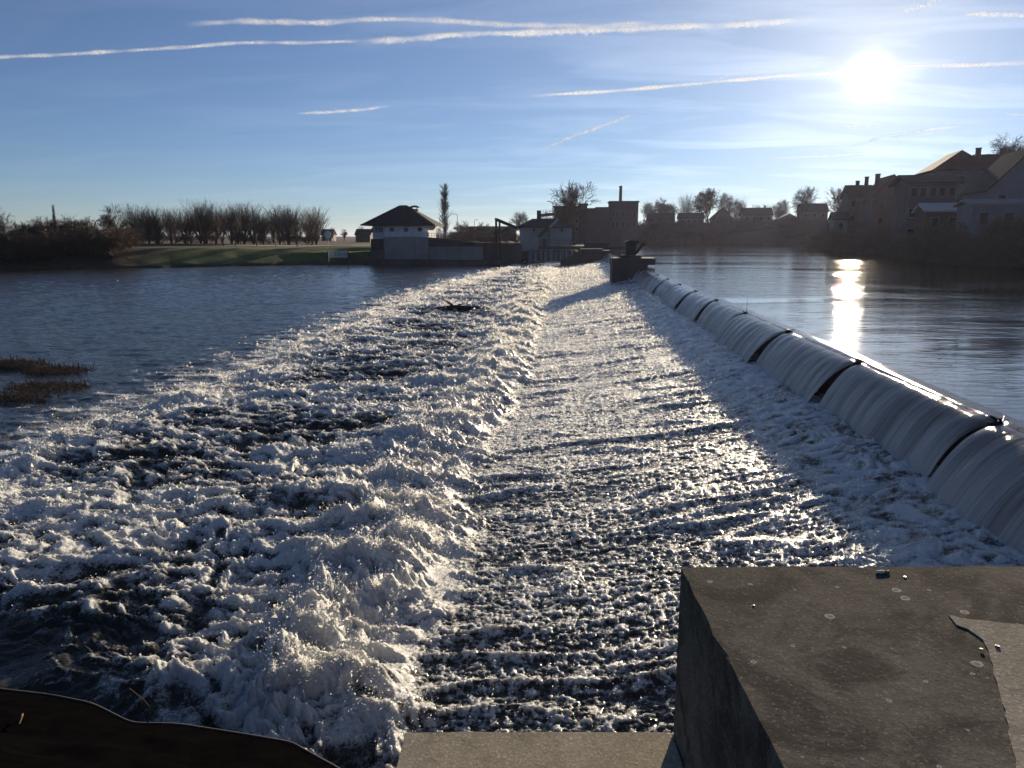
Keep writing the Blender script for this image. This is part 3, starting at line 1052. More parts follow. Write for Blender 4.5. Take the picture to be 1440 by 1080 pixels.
def house(name, label, cx, cy, rz, w, d, base, eave, ridge, axis, wallm, roofm, over=0.35, chim=(), wins=(), hip=0.0, cat='house', group=None):
    """gabled house; axis 'x': ridge parallel to the front, 'y': gable faces the river"""
    h = empty(name, (cx, cy, base), rz)
    tag(h, label, cat, group)
    e_, r_ = eave - base, ridge - base
    m = MB()
    if axis == 'x':
        m.prism([(0, -1.5), (d, -1.5), (d, e_), (d / 2, r_ - 0.18), (0, e_)] if hip == 0 else [(0, -1.5), (d, -1.5), (d, e_), (0, e_)], 'x', -w / 2, w / 2)
    else:
        m.prism([(-w / 2, -1.5), (w / 2, -1.5), (w / 2, e_), (0, r_ - 0.18), (-w / 2, e_)], 'y', 0, d)
    m.build('wall', wallm, h)
    th = 0.2
    if hip:
        ro = hip_roof(h, -w / 2 - over, w / 2 + over, -over, d + over, e_, r_, hip, roofm)
    else:
        m = MB()
        if axis == 'x':
            sl_ = (r_ - e_) / (d / 2)
            o_ = over
            m.prism([(-o_, e_ - sl_ * o_), (d / 2, r_), (d + o_, e_ - sl_ * o_), (d + o_, e_ - sl_ * o_ + th), (d / 2, r_ + th * 1.2), (-o_, e_ - sl_ * o_ + th)][::1], 'x', -w / 2 - over, w / 2 + over)
        else:
            sl_ = (r_ - e_) / (w / 2)
            o_ = over
            m.prism([(-w / 2 - o_, e_ - sl_ * o_), (0, r_), (w / 2 + o_, e_ - sl_ * o_), (w / 2 + o_, e_ - sl_ * o_ + th), (0, r_ + th * 1.2), (-w / 2 - o_, e_ - sl_ * o_ + th)], 'y', -over, d + over)
        ro = m.build('roof', roofm, h)
    for (x_, y_, hh_) in chim:
        MB().box(x_ - 0.3, x_ + 0.3, y_ - 0.3, y_ + 0.3, e_, r_ + hh_).box(x_ - 0.36, x_ + 0.36, y_ - 0.36, y_ + 0.36, r_ + hh_ + .002, r_ + hh_ + 0.15).build('chimney', 'brick_far', ro)
    windows(h, [(a, b, c_, d_, 0.0) for a, b, c_, d_ in wins])
    return h


# --- white pump house on its concrete wall
HY = 126.0
p = aty(541, 334, HY)
hx0, hx1 = aty(520, 334, HY).x, aty(602, 334, HY).x
ph = empty('pump_house', ((hx0 + hx1) / 2, HY, 0), 0)
tag(ph, 'white pump house with dark hipped roof and capped chimney above the river wall', 'building')
cx = ph.location.x
zb0, ze = aty(541, 335, HY).z, aty(541, 317, HY).z
zr_ = aty(560, 288.5, HY + 3.5).z
fx0 = aty(541, 334, HY).x - cx
lx0, lx1 = hx0 - cx, hx1 - cx
MB().box(fx0, lx1, 0.0, 7.6, 0.2, ze).box(lx0, fx0 - .002, 2.0, 7.6, 0.2, ze).build('wall', 'render_white', ph)
ro = hip_roof(ph, aty(509, 317, HY).x - cx, aty(613, 317, HY).x - cx, -1.1, 8.7, ze - 0.05, zr_, 5.6, 'roof_dark')
c0, c1 = aty(577.5, 297, HY + 4).x - cx, aty(588, 297, HY + 4).x - cx
ch = MB().box(c0, c1, 3.6, 4.8, ze + 1.0, aty(580, 294, HY + 4).z).build('chimney', 'brick_far', ro)
for px in (578.5, 587):
    q = aty(px, 294, HY + 4)
    MB().box(q.x - cx - .07, q.x - cx + .07, 3.7, 4.7, q.z + .002, q.z + 0.3).build('cap_support', 'steel_dark', ro)
zc = aty(580, 294, HY + 4).z + 0.302
MB().poly([(c0 - .35, 3.3, zc), (c1 + .35, 3.3, zc), (c1 + .35, 5.1, zc), (c0 - .35, 5.1, zc), ((c0 + c1) / 2 - .3, 4.2, zc + .3), ((c0 + c1) / 2 + .3, 4.2, zc + .3)],
          ((0, 3, 2, 1), (0, 1, 5, 4), (2, 3, 4, 5), (1, 2, 5), (3, 0, 4))).build('chimney_cap', 'steel_dark', ro)
ws = []
for px in (551, 571, 590.5):
    a, b = aty(px - 3, 326, HY), aty(px + 3, 320, HY)
    ws.append((a.x - cx, b.x - cx, a.z, b.z, 0.0))
windows(ph, ws, frame='steel_grey')
ws = []
for px in (524, 529, 533.5, 536.5):
    a, b = aty(px - 1.3, 327, HY + 2), aty(px + 1.3, 320, HY + 2)
    ws.append((a.x - cx, b.x - cx, a.z, b.z, 2.0))
windows(ph, ws, frame='steel_grey')
bz0, bz1 = aty(541, 333.5, HY).z, aty(541, 326.5, HY).z
MB().box(fx0 - .1, lx1 + .4, -1.05, -0.002, bz0 - .35, bz0).build('balcony_slab', 'concrete_far', ph)
br = MB().box(fx0 - .1, lx1 + .4, -1.03, -0.97, bz1 - .07, bz1).build('balcony_rail', 'pale_metal', ph)
MB().box(fx0 - .05, lx1 + .35, -1.015, -0.985, bz0 + 0.1, bz1 - 0.12).build('balcony_panel', 'pale_metal', ph)
for k in range(7):
    xx = fx0 + (lx1 - fx0) * k / 6
    MB().box(xx - .03, xx + .03, -1.06, -1.031, bz0 + .002, bz1 - .071).build('balcony_post', 'steel_grey', ph)
a, b = aty(522, 352, HY + 1.6), aty(538.5, 336, HY + 1.6)
MB().box(a.x - cx, b.x - cx, 1.55, 1.99, a.z, b.z).build('opening_shade_block', 'steel_dark', ph)  # solid dark block standing in for the shade inside the opening

rw_ = empty('river_wall', (-22, 125.0, 0))
tag(rw_, 'long grey concrete river wall beneath the white pump house', 'wall')
def wallpiece(pxs, yoff, dep, name='wall_panel', mat='concrete_far', zbot=-0.6):
    pts = [(aty(a_, b_, 125 + yoff).x + 22, aty(a_, b_, 125 + yoff).z) for a_, b_ in pxs]
    o_ = [(pts[0][0], zbot), (pts[-1][0], zbot)] + pts[::-1]
    return MB().prism(o_, 'y', yoff, yoff + dep).build(name, mat, rw_)
wallpiece([(540, 335.5), (583, 335.5)], -0.6, 1.8)
wallpiece([(583.3, 335.5), (602, 335.5)], -0.9, 2.0)
wallpiece([(602.3, 335.5), (640, 339), (679, 344)], -0.5, 1.6)
wallpiece([(679.3, 341.5), (733, 342.5)], 0.4, 1.2, mat='concrete_dark')
wallpiece([(602.3, 333.5), (640, 337), (680, 342.3)], -0.75, 0.2, 'coping', 'concrete_dark', zbot=aty(602, 336, 125).z - 1.2)
wallpiece([(520, 352.0), (540, 352.0)], -0.3, 1.5, mat='concrete_dark')
wallpiece([(512, 364), (733, 366)], -1.2, 0.28, 'footing', 'concrete_dark')

rl = empty('terrace_railing', (-17, 126.6, 0))
tag(rl, 'thin pale railing on the wall right of the white pump house', 'railing')
for zp in (328, 331.5):
    a, b = aty(602, zp, 126.6), aty(622, zp, 126.6)
    MB().beam((a.x + 17, 0, a.z), (b.x + 17, 0, b.z), 0.06, 0.07).build('rail', 'pale_metal', rl)
for k in range(6):
    a = aty(603 + 3.7 * k, 328, 126.6)
    MB().box(a.x + 17 - .03, a.x + 17 + .03, 0.04, 0.09, a.z - 1.0, a.z - .04).build('rail_post', 'pale_metal', rl)

# timber and steel crane frame
cf = empty('crane_frame', (-11.5, 124.2, 0))
tag(cf, 'dark rusty crane frame with sloping boom beside the grey house', 'crane')
def L_(px, py, yy=124.2):
    q = aty(px, py, yy)
    return (q.x + 11.5, yy - 124.2, q.z)
MB().beam(L_(698.5, 371), L_(697.5, 308), 0.32).build('mast', 'steel_dark', cf)
MB().beam(L_(704, 371, 124.9), L_(702.5, 310, 124.9), 0.3).build('mast', 'steel_dark', cf)
MB().beam(L_(697.5, 308.5), L_(728, 321), 0.4, 0.5).build('boom', 'steel_dark', cf)
MB().beam(L_(701, 330, 124.6), L_(716, 318, 124.6), 0.18).build('brace', 'steel_dark', cf)
MB().beam(L_(696, 307.5, 124.6), L_(706, 311, 124.6), 0.9, 0.25).build('head_beam', 'steel_dark', cf)

# grey rake house
RY = 140.0
g0, g1 = aty(731, 340, RY), aty(804, 340, RY)
rh = empty('rake_house', ((g0.x + g1.x) / 2, RY, 0))
tag(rh, 'small blue grey house with dark hipped roof beside the spillway', 'building')
cx = rh.location.x
ze, zr_ = aty(760, 320, RY).z, aty(760, 307.5, RY + 3).z
MB().box(g0.x - cx, g1.x - cx, 0, 6.2, 0.3, ze).build('wall', 'render_grey', rh)
ro = hip_roof(rh, g0.x - cx - .5, g1.x - cx + .4, -.5, 6.7, ze - 0.05, zr_, 2.6, 'roof_dark')
ws = []
for px, w_, t_, b_ in ((751, 2.0, 320.8, 326), (790, 2.2, 320.8, 326.5)):
    a, b = aty(px - w_, b_, RY), aty(px + w_, t_, RY)
    ws.append((a.x - cx, b.x - cx, a.z, b.z, 0.0))
windows(rh, ws, frame='steel_grey')
MB().box(aty(758, 308, RY).x - cx - .1, aty(758, 308, RY).x - cx + .25, 3.0, 3.35, ze + .8, aty(758, 296, RY + 3).z).build('flue', 'steel_dark', ro)
MB().box(aty(763, 348, RY).x - cx, aty(768, 348, RY).x - cx, -.06, -.003, aty(763, 350, RY).z, aty(763, 336, RY).z).build('door', 'steel_dark', rh)

cv = empty('rake_conveyor', (-6, 138, 0))
tag(cv, 'inclined steel rake conveyor rising across the grey house front', 'conveyor')
a, b = aty(741, 352, 138.5), aty(785, 308, 139)
MB().beam((a.x + 6, 0.5, a.z), (b.x + 6, 1.0, b.z), 0.6, 0.35).build('boom', 'steel_grey', cv)
a, b = aty(757, 337, 138.5), aty(772, 322, 139)
MB().beam((a.x + 6, 0.3, a.z + 0.5), (b.x + 6, 0.7, b.z + 0.3), 0.7, 0.6).build('rake_carriage', 'steel_dark', cv)
MB().box(b.x + 6 - .1, b.x + 6 + .1, 0.55, 0.75, 0.5, b.z - .3).build('strut', 'steel_dark', cv)

# --- the old mill / factory behind
FY = 215.0
def block(parent, px0, px1, pyt, yy, dep, mat, ox, zbot=1.0, name='wall'):
    a, b = aty(px0, pyt, yy), aty(px1, pyt, yy)
    MB().box(a.x - ox, b.x - ox, yy - FY, yy - FY + dep, zbot, a.z).build(name, mat, parent)
    MB().box(a.x - ox - .25, b.x - ox + .25, yy - FY - .25, yy - FY + dep + .25, a.z + .002, a.z + .35).build('roof', 'roof_dark', parent)
    return a.x - ox, b.x - ox, a.z
fl = empty('mill_building', (0, FY, 0))
tag(fl, 'long flat roofed brick mill behind the big bare tree', 'building')
block(fl, 779, 815, 291.5, FY, 12, 'brick_far', 0)
block(fl, 826.5, 838, 294.5, FY, 12, 'brick_far', 0)
block(fl, 815.5, 826, 288, FY + 1, 11, 'brick_far', 0, name='stair_tower')
ws = []
for px in (783, 790, 797, 804, 811):
    for pt in (297, 308, 319):
        a, b = aty(px - 1.8, pt + 6, FY), aty(px + 1.8, pt, FY)
        ws.append((a.x, b.x, a.z, b.z, 0.0))
windows(fl, ws, frame='concrete_far')
ft_ = empty('boiler_house', (14, FY, 0))
tag(ft_, 'tall flat roofed boiler house with slim factory chimney', 'building')
block(ft_, 838.5, 857, 293, FY, 11, 'brick_far', 14)
x0_, x1_, zt_ = block(ft_, 858, 898, 284.5, FY - 1, 9, 'brick_far', 14)
a = aty(873, 261.5, FY + 5)
MB().tube([(a.x - 14, 5, 2), (a.x - 14, 5, a.z - .5), (a.x - 14, 5, a.z - .45), (a.x - 14, 5, a.z)], [0.62, 0.40, 0.48, 0.46], 12).build('factory_chimney', 'brick_far', ft_, True)
ws = []
for px in (862, 868, 876, 884, 892):
    for pt in (297, 312):
        a, b = aty(px - 1.9, pt + 8, FY - 1), aty(px + 1.9, pt, FY - 1)
        ws.append((a.x - 14, b.x - 14, a.z, b.z, -1.0))
windows(ft_, ws, frame='concrete_far')
pp = empty('pipe_bridge', (-9, 190, 0))
tag(pp, 'dark overhead pipe bridge between the grey house and the mill', 'pipe')
a, b = aty(757, 303.5, 190), aty(780, 301, 190)
MB().beam((a.x + 9, 0, a.z), (b.x + 9, 0, b.z), 0.9, 0.7).build('pipe', 'steel_dark', pp)
MB().box(a.x + 9 - .35, a.x + 9 + .35, -.5, .5, 2.4, aty(759, 296, 190).z).build('standpipe', 'steel_dark', pp)
MB().box(b.x + 9 - .3, b.x + 9 + .2, -.3, .3, 2.4, b.z - .36).build('support', 'steel_dark', pp)

# --- houses on the far bank
def px_house(name, label, px0, px1, py_eave, py_ridge, Y, axis, wallm, roofm, d=8.0, chim=(), nwin=0, hip=0.0, over=0.35, floor=None, cat='house', group=None):
    a, b = aty(px0, py_eave, Y), aty(px1, py_eave, Y)
    ridge = aty((px0 + px1) / 2, py_ridge, Y + (d / 2 if axis == 'x' else 0)).z
    cx_ = (a.x + b.x) / 2
    rz = -math.atan2(cx_, Y) * 0.35
    base = floor if floor is not None else min(gz(a.x, Y), gz(b.x, Y))
    w_ = b.x - a.x
    ws_ = []
    if nwin:
        hgt = a.z - base
        for k in range(nwin):
            xx = -w_ / 2 + w_ * (k + 0.5) / nwin
            for lv in range(max(1, int(hgt // 2.7))):
                zt0 = hgt - 0.7 - 2.7 * lv
                if zt0 - 1.2 > 0.3:
                    ws_.append((xx - 0.45, xx + 0.45, zt0 - 1.25, zt0))
    ch_ = [(w_ * f_, d * g_, hh_) for f_, g_, hh_ in chim]
    return house(name, label, cx_, Y, rz, w_, d, base, a.z, ridge, axis, wallm, roofm, over, ch_, ws_, hip, cat, group)


px_house('house', 'low dark house with white balcony beside the factory chimney block', 912, 948, 310, 300, 268, 'x', 'brick_far', 'roof_dark', 9, nwin=5)
px_house('house', 'plain grey house with flat long roof in the far waterside row', 956, 990, 307, 300, 272, 'x', 'render_shabby', 'roof_dark', 9, nwin=4)
px_house('house', 'tan house with brown roof under the tall ivy tree', 1002, 1030, 307, 294, 276, 'y', 'render_tan', 'roof_red', 9, nwin=2)
px_house('house', 'wide cream house standing left of the low shed', 1046, 1086, 302, 293, 270, 'x', 'render_cream', 'roof_dark', 9, nwin=4, chim=((.3, .5, .8),))
px_house('shed', 'low shed with shallow pale gable at the far waterside', 1094, 1126, 309, 301, 262, 'y', 'render_shabby', 'concrete_far', 7, cat='shed')
px_house('house', 'dark brick house below the lone round tree', 1128, 1164, 297, 287, 250, 'x', 'brick_far', 'roof_dark', 8, nwin=3, chim=((-.3, .5, .8),))
# tighter group on the near right bank
px_house('house', 'narrow pale house with red roof and twin chimney stacks', 1196, 1229, 276, 262, 150, 'x', 'render_tan', 'roof_red', 7, chim=((-.05, .5, .9), (.3, .45, 1.6)), nwin=3)
px_house('house', 'gabled tan house with steep roof above brown bushes', 1228, 1281, 278, 247, 138, 'y', 'render_tan', 'roof_red', 9, chim=((-.32, .3, .3), (-.2, .6, .6)), nwin=2)
px_house('boathouse', 'white boxy annexe under the pale narrow house', 1174, 1192, 308, 300, 146, 'x', 'render_shabby', 'roof_dark', 4, nwin=1, cat='annexe')
px_house('house', 'low flat roofed brown house with wide balcony over the bank', 1282, 1345, 256, 248, 108, 'x', 'render_tan', 'roof_dark', 8, nwin=5, over=0.7)
px_house('house', 'big white gabled villa with grey half hipped roof', 1316, 1392, 240, 214, 118, 'x', 'render_cream', 'roof_red', 9, nwin=3, hip=1.6, chim=((.42, .5, .4),))
px_house('house', 'red roofed house with end chimney behind the white villa', 1384, 1424, 245, 219, 122, 'x', 'render_tan', 'roof_red', 9, nwin=2, chim=((.42, .5, .9),))
px_house('house', 'white fronted house with steep slate roof nearest the bank shrubs', 1396, 1500, 264, 208, 88, 'y', 'render_shabby', 'roof_dark', 9, nwin=3)
px_house('shed', 'rusty lean-to boat shed with shining tin roof edge', 1305, 1352, 297, 288, 96, 'x', 'timber', 'steel_grey', 5, cat='shed', nwin=2)
px_house('garage', 'low pale garage block at the foot of the slate roofed house', 1372, 1470, 288, 283, 80, 'x', 'render_shabby', 'concrete_far', 5, nwin=3, cat='garage')
px_house('landing_stage', 'low pale landing hut standing at the right bank waterline', 1276, 1306, 352, 346, 112, 'x', 'concrete_far', 'roof_dark', 3.5, cat='hut')
# left and centre background sheds
px_house('shed', 'dark roofed shed beyond the field left of the pump house', 500, 520, 330, 323, 240, 'x', 'brick_far', 'roof_dark', 8, cat='shed')
px_house('house', 'distant low house beyond the field by the round sign', 452, 466, 330, 323, 300, 'x', 'render_cream', 'roof_dark', 9, nwin=2)
px_house('warehouse', 'long low warehouse behind the scrub right of the poplar', 655, 726, 324, 319, 300, 'x', 'brick_far', 'roof_dark', 14, cat='warehouse')


# ------------------------------------------------------------------ trees
def grow(kind, seed):
    """returns trunk MB, crown MB for a bare winter tree of unit-ish height (metres)"""
    r = random.Random(seed)
    trunk, crown = MB(), MB()

    def rvec(s):
        return Vector((r.gauss(0, s), r.gauss(0, s), r.gauss(0, s)))

    def branch(p, d, L, rad, lev, maxlev, spread, up, nch, twig):
        n = 4 if lev < 2 else (3 if lev < maxlev else 2)
        pts = [p.copy()]
        dd = d.normalized()
        for i in range(n):
            dd = (dd + rvec((0.10 + 0.05 * lev) * (0.45 if kind in ('pollard', 'poplar') else 1)) + Vector((0, 0, up))).normalized()
            pts.append(pts[-1] + dd * (L / n))
        rr_ = [max(rad * (1 - 0.55 * i / n), twig) for i in range(n + 1)]
        (trunk if lev <= 0 else crown).tube(pts, rr_, 6 if lev == 0 else (4 if lev == 1 else 3), cap=False)
        if lev >= maxlev:
            return
        for k in range(nch[lev]):
            f_ = r.uniform(0.35 if lev else 0.4, 1.0) if k else 1.0
            x_ = f_ * n
            i = min(int(x_), n - 1)
            q = pts[i].lerp(pts[i + 1], x_ - i)
            base_d = (pts[i + 1] - pts[i]).normalized()
            side = rvec(1.0)
            if lev == 0:
                side = Vector((math.cos(k * 2.4 + seed), math.sin(k * 2.4 + seed), 0.1))
            side = (side - base_d * side.dot(base_d)).normalized()
            nd = (base_d + side * r.uniform(0.5, 1.0) * spread[lev]).normalized()
            branch(q, nd, L * r.uniform(0.5, 0.78), rr_[i] * r.uniform(0.5, 0.7), lev + 1, maxlev, spread, up, nch, twig)

    if kind == 'spreading':
        branch(Vector((0, 0, -0.3)), Vector((0.03, 0, 1)), 3.6, 0.30, 0, 4, (0.75, 0.8, 0.85, 0.9), 0.05, (9, 6, 6, 5), 0.020)
    elif kind == 'tall':
        branch(Vector((0, 0, -0.3)), Vector((0, 0.02, 1)), 4.6, 0.26, 0, 4, (0.55, 0.6, 0.7, 0.8), 0.08, (7, 6, 5, 5), 0.022)
    elif kind == 'pollard':
        trunk.tube([(0, 0, -0.3), (0.05, 0, 0.5), (0, 0.05, 1.0)], [0.42, 0.36, 0.42], 7)
        for k in range(26):
            a_ = r.uniform(0, 6.28)
            sp_ = r.uniform(0.03, 0.48)
            d_ = Vector((math.cos(a_) * sp_, math.sin(a_) * sp_, 1))
            branch(Vector((math.cos(a_) * .25, math.sin(a_) * .25, 0.8)), d_, r.uniform(4.2, 7.4), 0.09, 1, 3, (0.5, 0.30, 0.36), 0.02, (0, 8, 4), 0.018)
    elif kind == 'poplar':
        pts = [(0.1 * math.sin(i), 0.08 * math.cos(i * 1.3), -0.3 + i * 1.5) for i in range(11)]
        trunk.tube(pts, [0.34 - 0.03 * i for i in range(11)], 6)
        for k in range(110):
            z_ = r.uniform(1.5, 14.0)
            a_ = r.uniform(0, 6.28)
            env = 1.0 - 0.6 * abs(z_ / 14 - 0.35) 
            d_ = Vector((math.cos(a_) * .42, math.sin(a_) * .42, 1))
            branch(Vector((0, 0, z_)), d_, r.uniform(1.3, 2.6) * env, 0.06, 1, 3, (0, 0.45, 0.5), 0.06, (0, 5, 3), 0.022)
    elif kind == 'bush':
        for k in range(13):
            a_ = r.uniform(0, 6.28)
            sp_ = r.uniform(0.1, 1.0)
            d_ = Vector((math.cos(a_) * sp_, math.sin(a_) * sp_, 1))
            (trunk if k < 3 else crown)
            branch(Vector((math.cos(a_) * .4, math.sin(a_) * .4, -0.2)), d_, r.uniform(1.5, 2.4), 0.05, 1 if k > 2 else 0, 4, (0.7, 0.75, 0.8, 0.8), 0.04, (6, 6, 5, 4), 0.014)
    elif kind == 'young':
        branch(Vector((0, 0, -0.2)), Vector((0, 0, 1)), 2.3, 0.10, 0, 3, (0.6, 0.65, 0.7), 0.08, (7, 6, 5), 0.018)
    return trunk, crown


def mesh_of(mb_, name, mat):
    me = bpy.data.meshes.new(name)
    me.from_pydata(mb_.v, [], mb_.f)
    me.update()
    me.materials.append(M[mat])
    zmax = max(v_[2] for v_ in mb_.v)
    return me, zmax


def leaves_mesh(crown_mb, seed, n=2600, size=0.16):
    r = random.Random(seed)
    m = MB()
    vs = crown_mb.v
    for k in range(n):
        c_ = Vector(vs[r.randrange(len(vs))]) + Vector((r.gauss(0, .12), r.gauss(0, .12), r.gauss(0, .12)))
        a_ = Vector((r.gauss(0, 1), r.gauss(0, 1), r.gauss(0, 1))).normalized() * size
        b_ = Vector((r.gauss(0, 1), r.gauss(0, 1), r.gauss(0, 1))).normalized() * size
        m.poly([c_ - a_, c_ + b_ * .7, c_ + a_, c_ - b_ * .7], ((0, 1, 2, 3),))
    return m


PROTO = {}
def proto(kind, seed, twigmat='twig', ivy=False):
    key = (kind, seed, twigmat, ivy)
    if key not in PROTO:
        tr, crw = grow(kind, seed)
        if not tr.v:
            tr.tube([(0, 0, 0), (0, 0, .5)], .1)
        mt, z1 = mesh_of(tr, 'trunk', 'bark')
        mc, z2 = mesh_of(crw, 'crown', twigmat)
        mi = None
        if ivy:
            mi, _ = mesh_of(leaves_mesh(crw, seed), 'ivy_leaves', 'ivy')
        PROTO[key] = (mt, mc, mi, max(z1, z2))
    return PROTO[key]


def tree(name, label, kind, seed, x, y, top_z, group=None, twigmat='twig', ivy=False, sx=1.0, cat='tree', base=None):
    mt, mc, mi, zm = proto(kind, seed, twigmat, ivy)
    g = gz(x, y) if base is None else base
    s = (top_z - g) / zm
    e_ = empty(name, (x, y, g), random.uniform(0, 6.28))
    e_.scale = (s * sx, s * sx, s)
    tag(e_, label, cat, group)
    link(bpy.data.objects.new('trunk', mt), e_)
    link(bpy.data.objects.new('crown', mc), e_)
    if mi:
        link(bpy.data.objects.new('ivy_leaves', mi), e_)
    return e_


def px_tree(name, label, kind, seed, px, pyt, Y, **kw):
    q = aty(px, pyt, Y)
    return tree(name, label, kind, seed, q.x, Y, q.z, **kw)


# row of pollarded willows beyond the field
wt = [291, 293, 288, 290, 286, 288, 284, 287, 289, 285, 287, 291, 290, 286, 287, 292]
for i in range(16):
    px = 188 + i * 16.6 + random.uniform(-7, 7)
    px_tree('willow_tree', 'bare pollarded willow in the long row beyond the field path', 'pollard', 20 + i % 3, px, wt[i] - 5 + random.uniform(-5, 5), random.uniform(168, 182), sx=1.2,
            group='pollarded willows beyond the field')
for i in range(11):
    px = 196 + i * 23.5 + random.uniform(-6, 6)
    px_tree('willow_tree', 'bare pollarded willow in the long row beyond the field path', 'pollard', 20 + (i + 1) % 3, px, random.uniform(288, 300), random.uniform(186, 198), sx=1.15,
            group='pollarded willows beyond the field')
for px, pt in ((244, 303), (311, 300), (328, 305), (358, 302), (386, 312), (416, 310)):
    px_tree('young_tree', 'slim young bare tree planted along the path above the grassy bank', 'young', 3, px, pt, 141, group='young trees along the path')
px_tree('bank_tree', 'spreading bare tree rising from the scrub at the end of the bank path', 'spreading', 31, 157, 285, 122)
px_tree('bank_tree', 'leaning bare tree with heavy trunk at the scrubby bank end', 'tall', 33, 3, 283, 108)
px_tree('poplar_tree', 'very thin pole like poplar standing in the left bank scrub', 'poplar', 42, 74, 286, 150, sx=0.5)
for i, (px, pt, Y) in enumerate(((22, 305, 112), (40, 302, 113), (60, 303, 116), (88, 306, 113), (108, 304, 118), (128, 306, 114), (148, 312, 112), (175, 310, 122), (12, 312, 106), (70, 318, 108), (100, 318, 110), (35, 325, 106), (130, 324, 111), (160, 328, 112), (-20, 305, 106), (180, 322, 119), (165, 318, 116), (52, 314, 108), (118, 315, 113))):
    px_tree('scrub_bush', 'dense leafless brown bush in the thicket on the left bank', 'bush', 50 + i % 3, px, pt + 3 + 7 * math.sin(i * 2.7), Y, group='bushes of the left bank thicket', twigmat='twig_brown', cat='bush', sx=1.25)
for i, px in enumerate((200, 222, 262, 290, 335, 366, 404, 436)):
    px_tree('hedge_bush', 'low brown bush in the hedge under the willow row', 'bush', 50 + i % 3, px, 322 + (i % 3) * 2, 172, group='hedge bushes under the willows', twigmat='twig_brown', cat='bush', sx=1.6)
for i, (px, pt) in enumerate(((446, 312), (468, 319), (483, 321), (507, 317))):
    px_tree('field_tree', 'small far bare tree behind the field left of the pump house', 'spreading', 31, px, pt, 290, group='small far trees behind the field')
px_tree('poplar_tree', 'tall slender bare poplar standing alone right of the pump house', 'poplar', 41, 625, 256, 185, sx=0.95)
for i, (px, pt, Y) in enumerate(((612, 318, 190), (640, 322, 175), (660, 320, 180), (680, 322, 178), (700, 322, 185), (720, 324, 190), (648, 327, 160), (690, 328, 158))):
    px_tree('scrub_bush', 'brown leafless bush in the scrub behind the river wall', 'bush', 50 + i % 3, px, pt, Y, group='bushes behind the river wall', twigmat='twig_brown', cat='bush', sx=1.5)
px_tree('field_tree', 'small bushy tree between the poplar and the crane frame', 'spreading', 35, 654, 308, 240)
px_tree('field_tree', 'dark round ivy covered tree left of the crane frame', 'spreading', 35, 676, 311, 250, ivy=True)
px_tree('yard_tree', 'rounded bare tree above the crane frame boom', 'spreading', 38, 735, 296, 230)
px_tree('yard_tree', 'small bare tree beside the pipe bridge', 'spreading', 31, 764, 293, 240)
px_tree('yard_tree', 'large bare broad crowned tree rising over the grey house', 'spreading', 38, 808, 252, 160, sx=1.0)
far = [(905, 282, 'tall', 33, 0), (920, 285, 'spreading', 31, 0), (935, 277, 'spreading', 35, 1), (951, 283, 'tall', 33, 0), (967, 269, 'pollard', 20, 0), (999, 263, 'spreading', 38, 1), (1018, 270, 'spreading', 38, 0),
       (1036, 273, 'pollard', 21, 0), (1050, 281, 'tall', 33, 0), (1063, 286, 'spreading', 31, 0), (1081, 284, 'pollard', 20, 0), (1104, 279, 'spreading', 38, 0), (1095, 287, 'spreading', 31, 0)]
lab = {'tall': 'upright bare tree behind the far waterside houses', 'spreading': 'broad bare tree behind the far waterside houses', 'pollard': 'fan shaped bare tree behind the far waterside houses'}
for px, pt, k, s, iv in far:
    px_tree('far_tree', ('dark ivy clad tree behind the far waterside houses' if iv else lab[k]), k, s, px, pt, 292, ivy=bool(iv), group=('ivy clad far trees' if iv else k + ' far trees'))
px_tree('far_tree', 'lone round crowned tree above the dark brick house', 'spreading', 38, 1138, 260, 258)
px_tree('far_tree', 'bare tree between the lone round tree and the pale narrow house', 'spreading', 38, 1180, 262, 190)
px_tree('far_tree', 'bare tree peeping over the low ridge beside the pale narrow house', 'spreading', 31, 1208, 261, 175)
px_tree('garden_tree', 'bare twisted tree above the villa rooftops', 'spreading', 35, 1413, 186, 132, base=14.0)
# bank shrubs along the right shore
rb = [(1182, 316, 142), (1194, 318, 141), (1168, 319, 150), (1440, 300, 74), (1418, 296, 78), (1395, 300, 82), (1370, 303, 84), (1345, 306, 90), (1322, 312, 95), (1428, 318, 70), (1400, 322, 73), (1360, 322, 80), (1335, 326, 86), (1300, 318, 104), (1270, 306, 118), (1250, 312, 122), (1230, 318, 130),
      (1210, 316, 138), (1280, 325, 110), (1452, 326, 66), (1438, 338, 66), (1408, 342, 70), (1376, 340, 74)]
for i, (px, pt, Y) in enumerate(rb):
    px_tree('bank_shrub', 'tangled brown shrub overhanging the right bank below the houses', 'bush', 50 + i % 3, px, pt, Y, group='shrubs of the right bank', twigmat='twig_brown', cat='bush', sx=1.35)
for i in range(22):
    px = 884 + i * 14.3
    px_tree('shore_shrub', 'small dark shrub along the far shore below the waterside row', 'bush', 50 + i % 3, px, random.uniform(310, 326), (258 if px < 1080 else 262 - (px - 1080) * 0.75), group='shrubs of the far shore', twigmat='twig_dark', cat='bush', sx=1.7)

for i in range(26):
    px = 900 + i * 11.4 + random.uniform(-4, 4)
    px_tree('slope_shrub', 'leafless garden shrub on the slope just below the far waterside houses', 'bush', 50 + i % 3, px, random.uniform(301, 314), (268 if px < 1080 else 270 - (px - 1080) * 0.7) - random.uniform(0, 4), group='garden shrubs on the far slope', twigmat='twig_dark', cat='bush', sx=1.8)

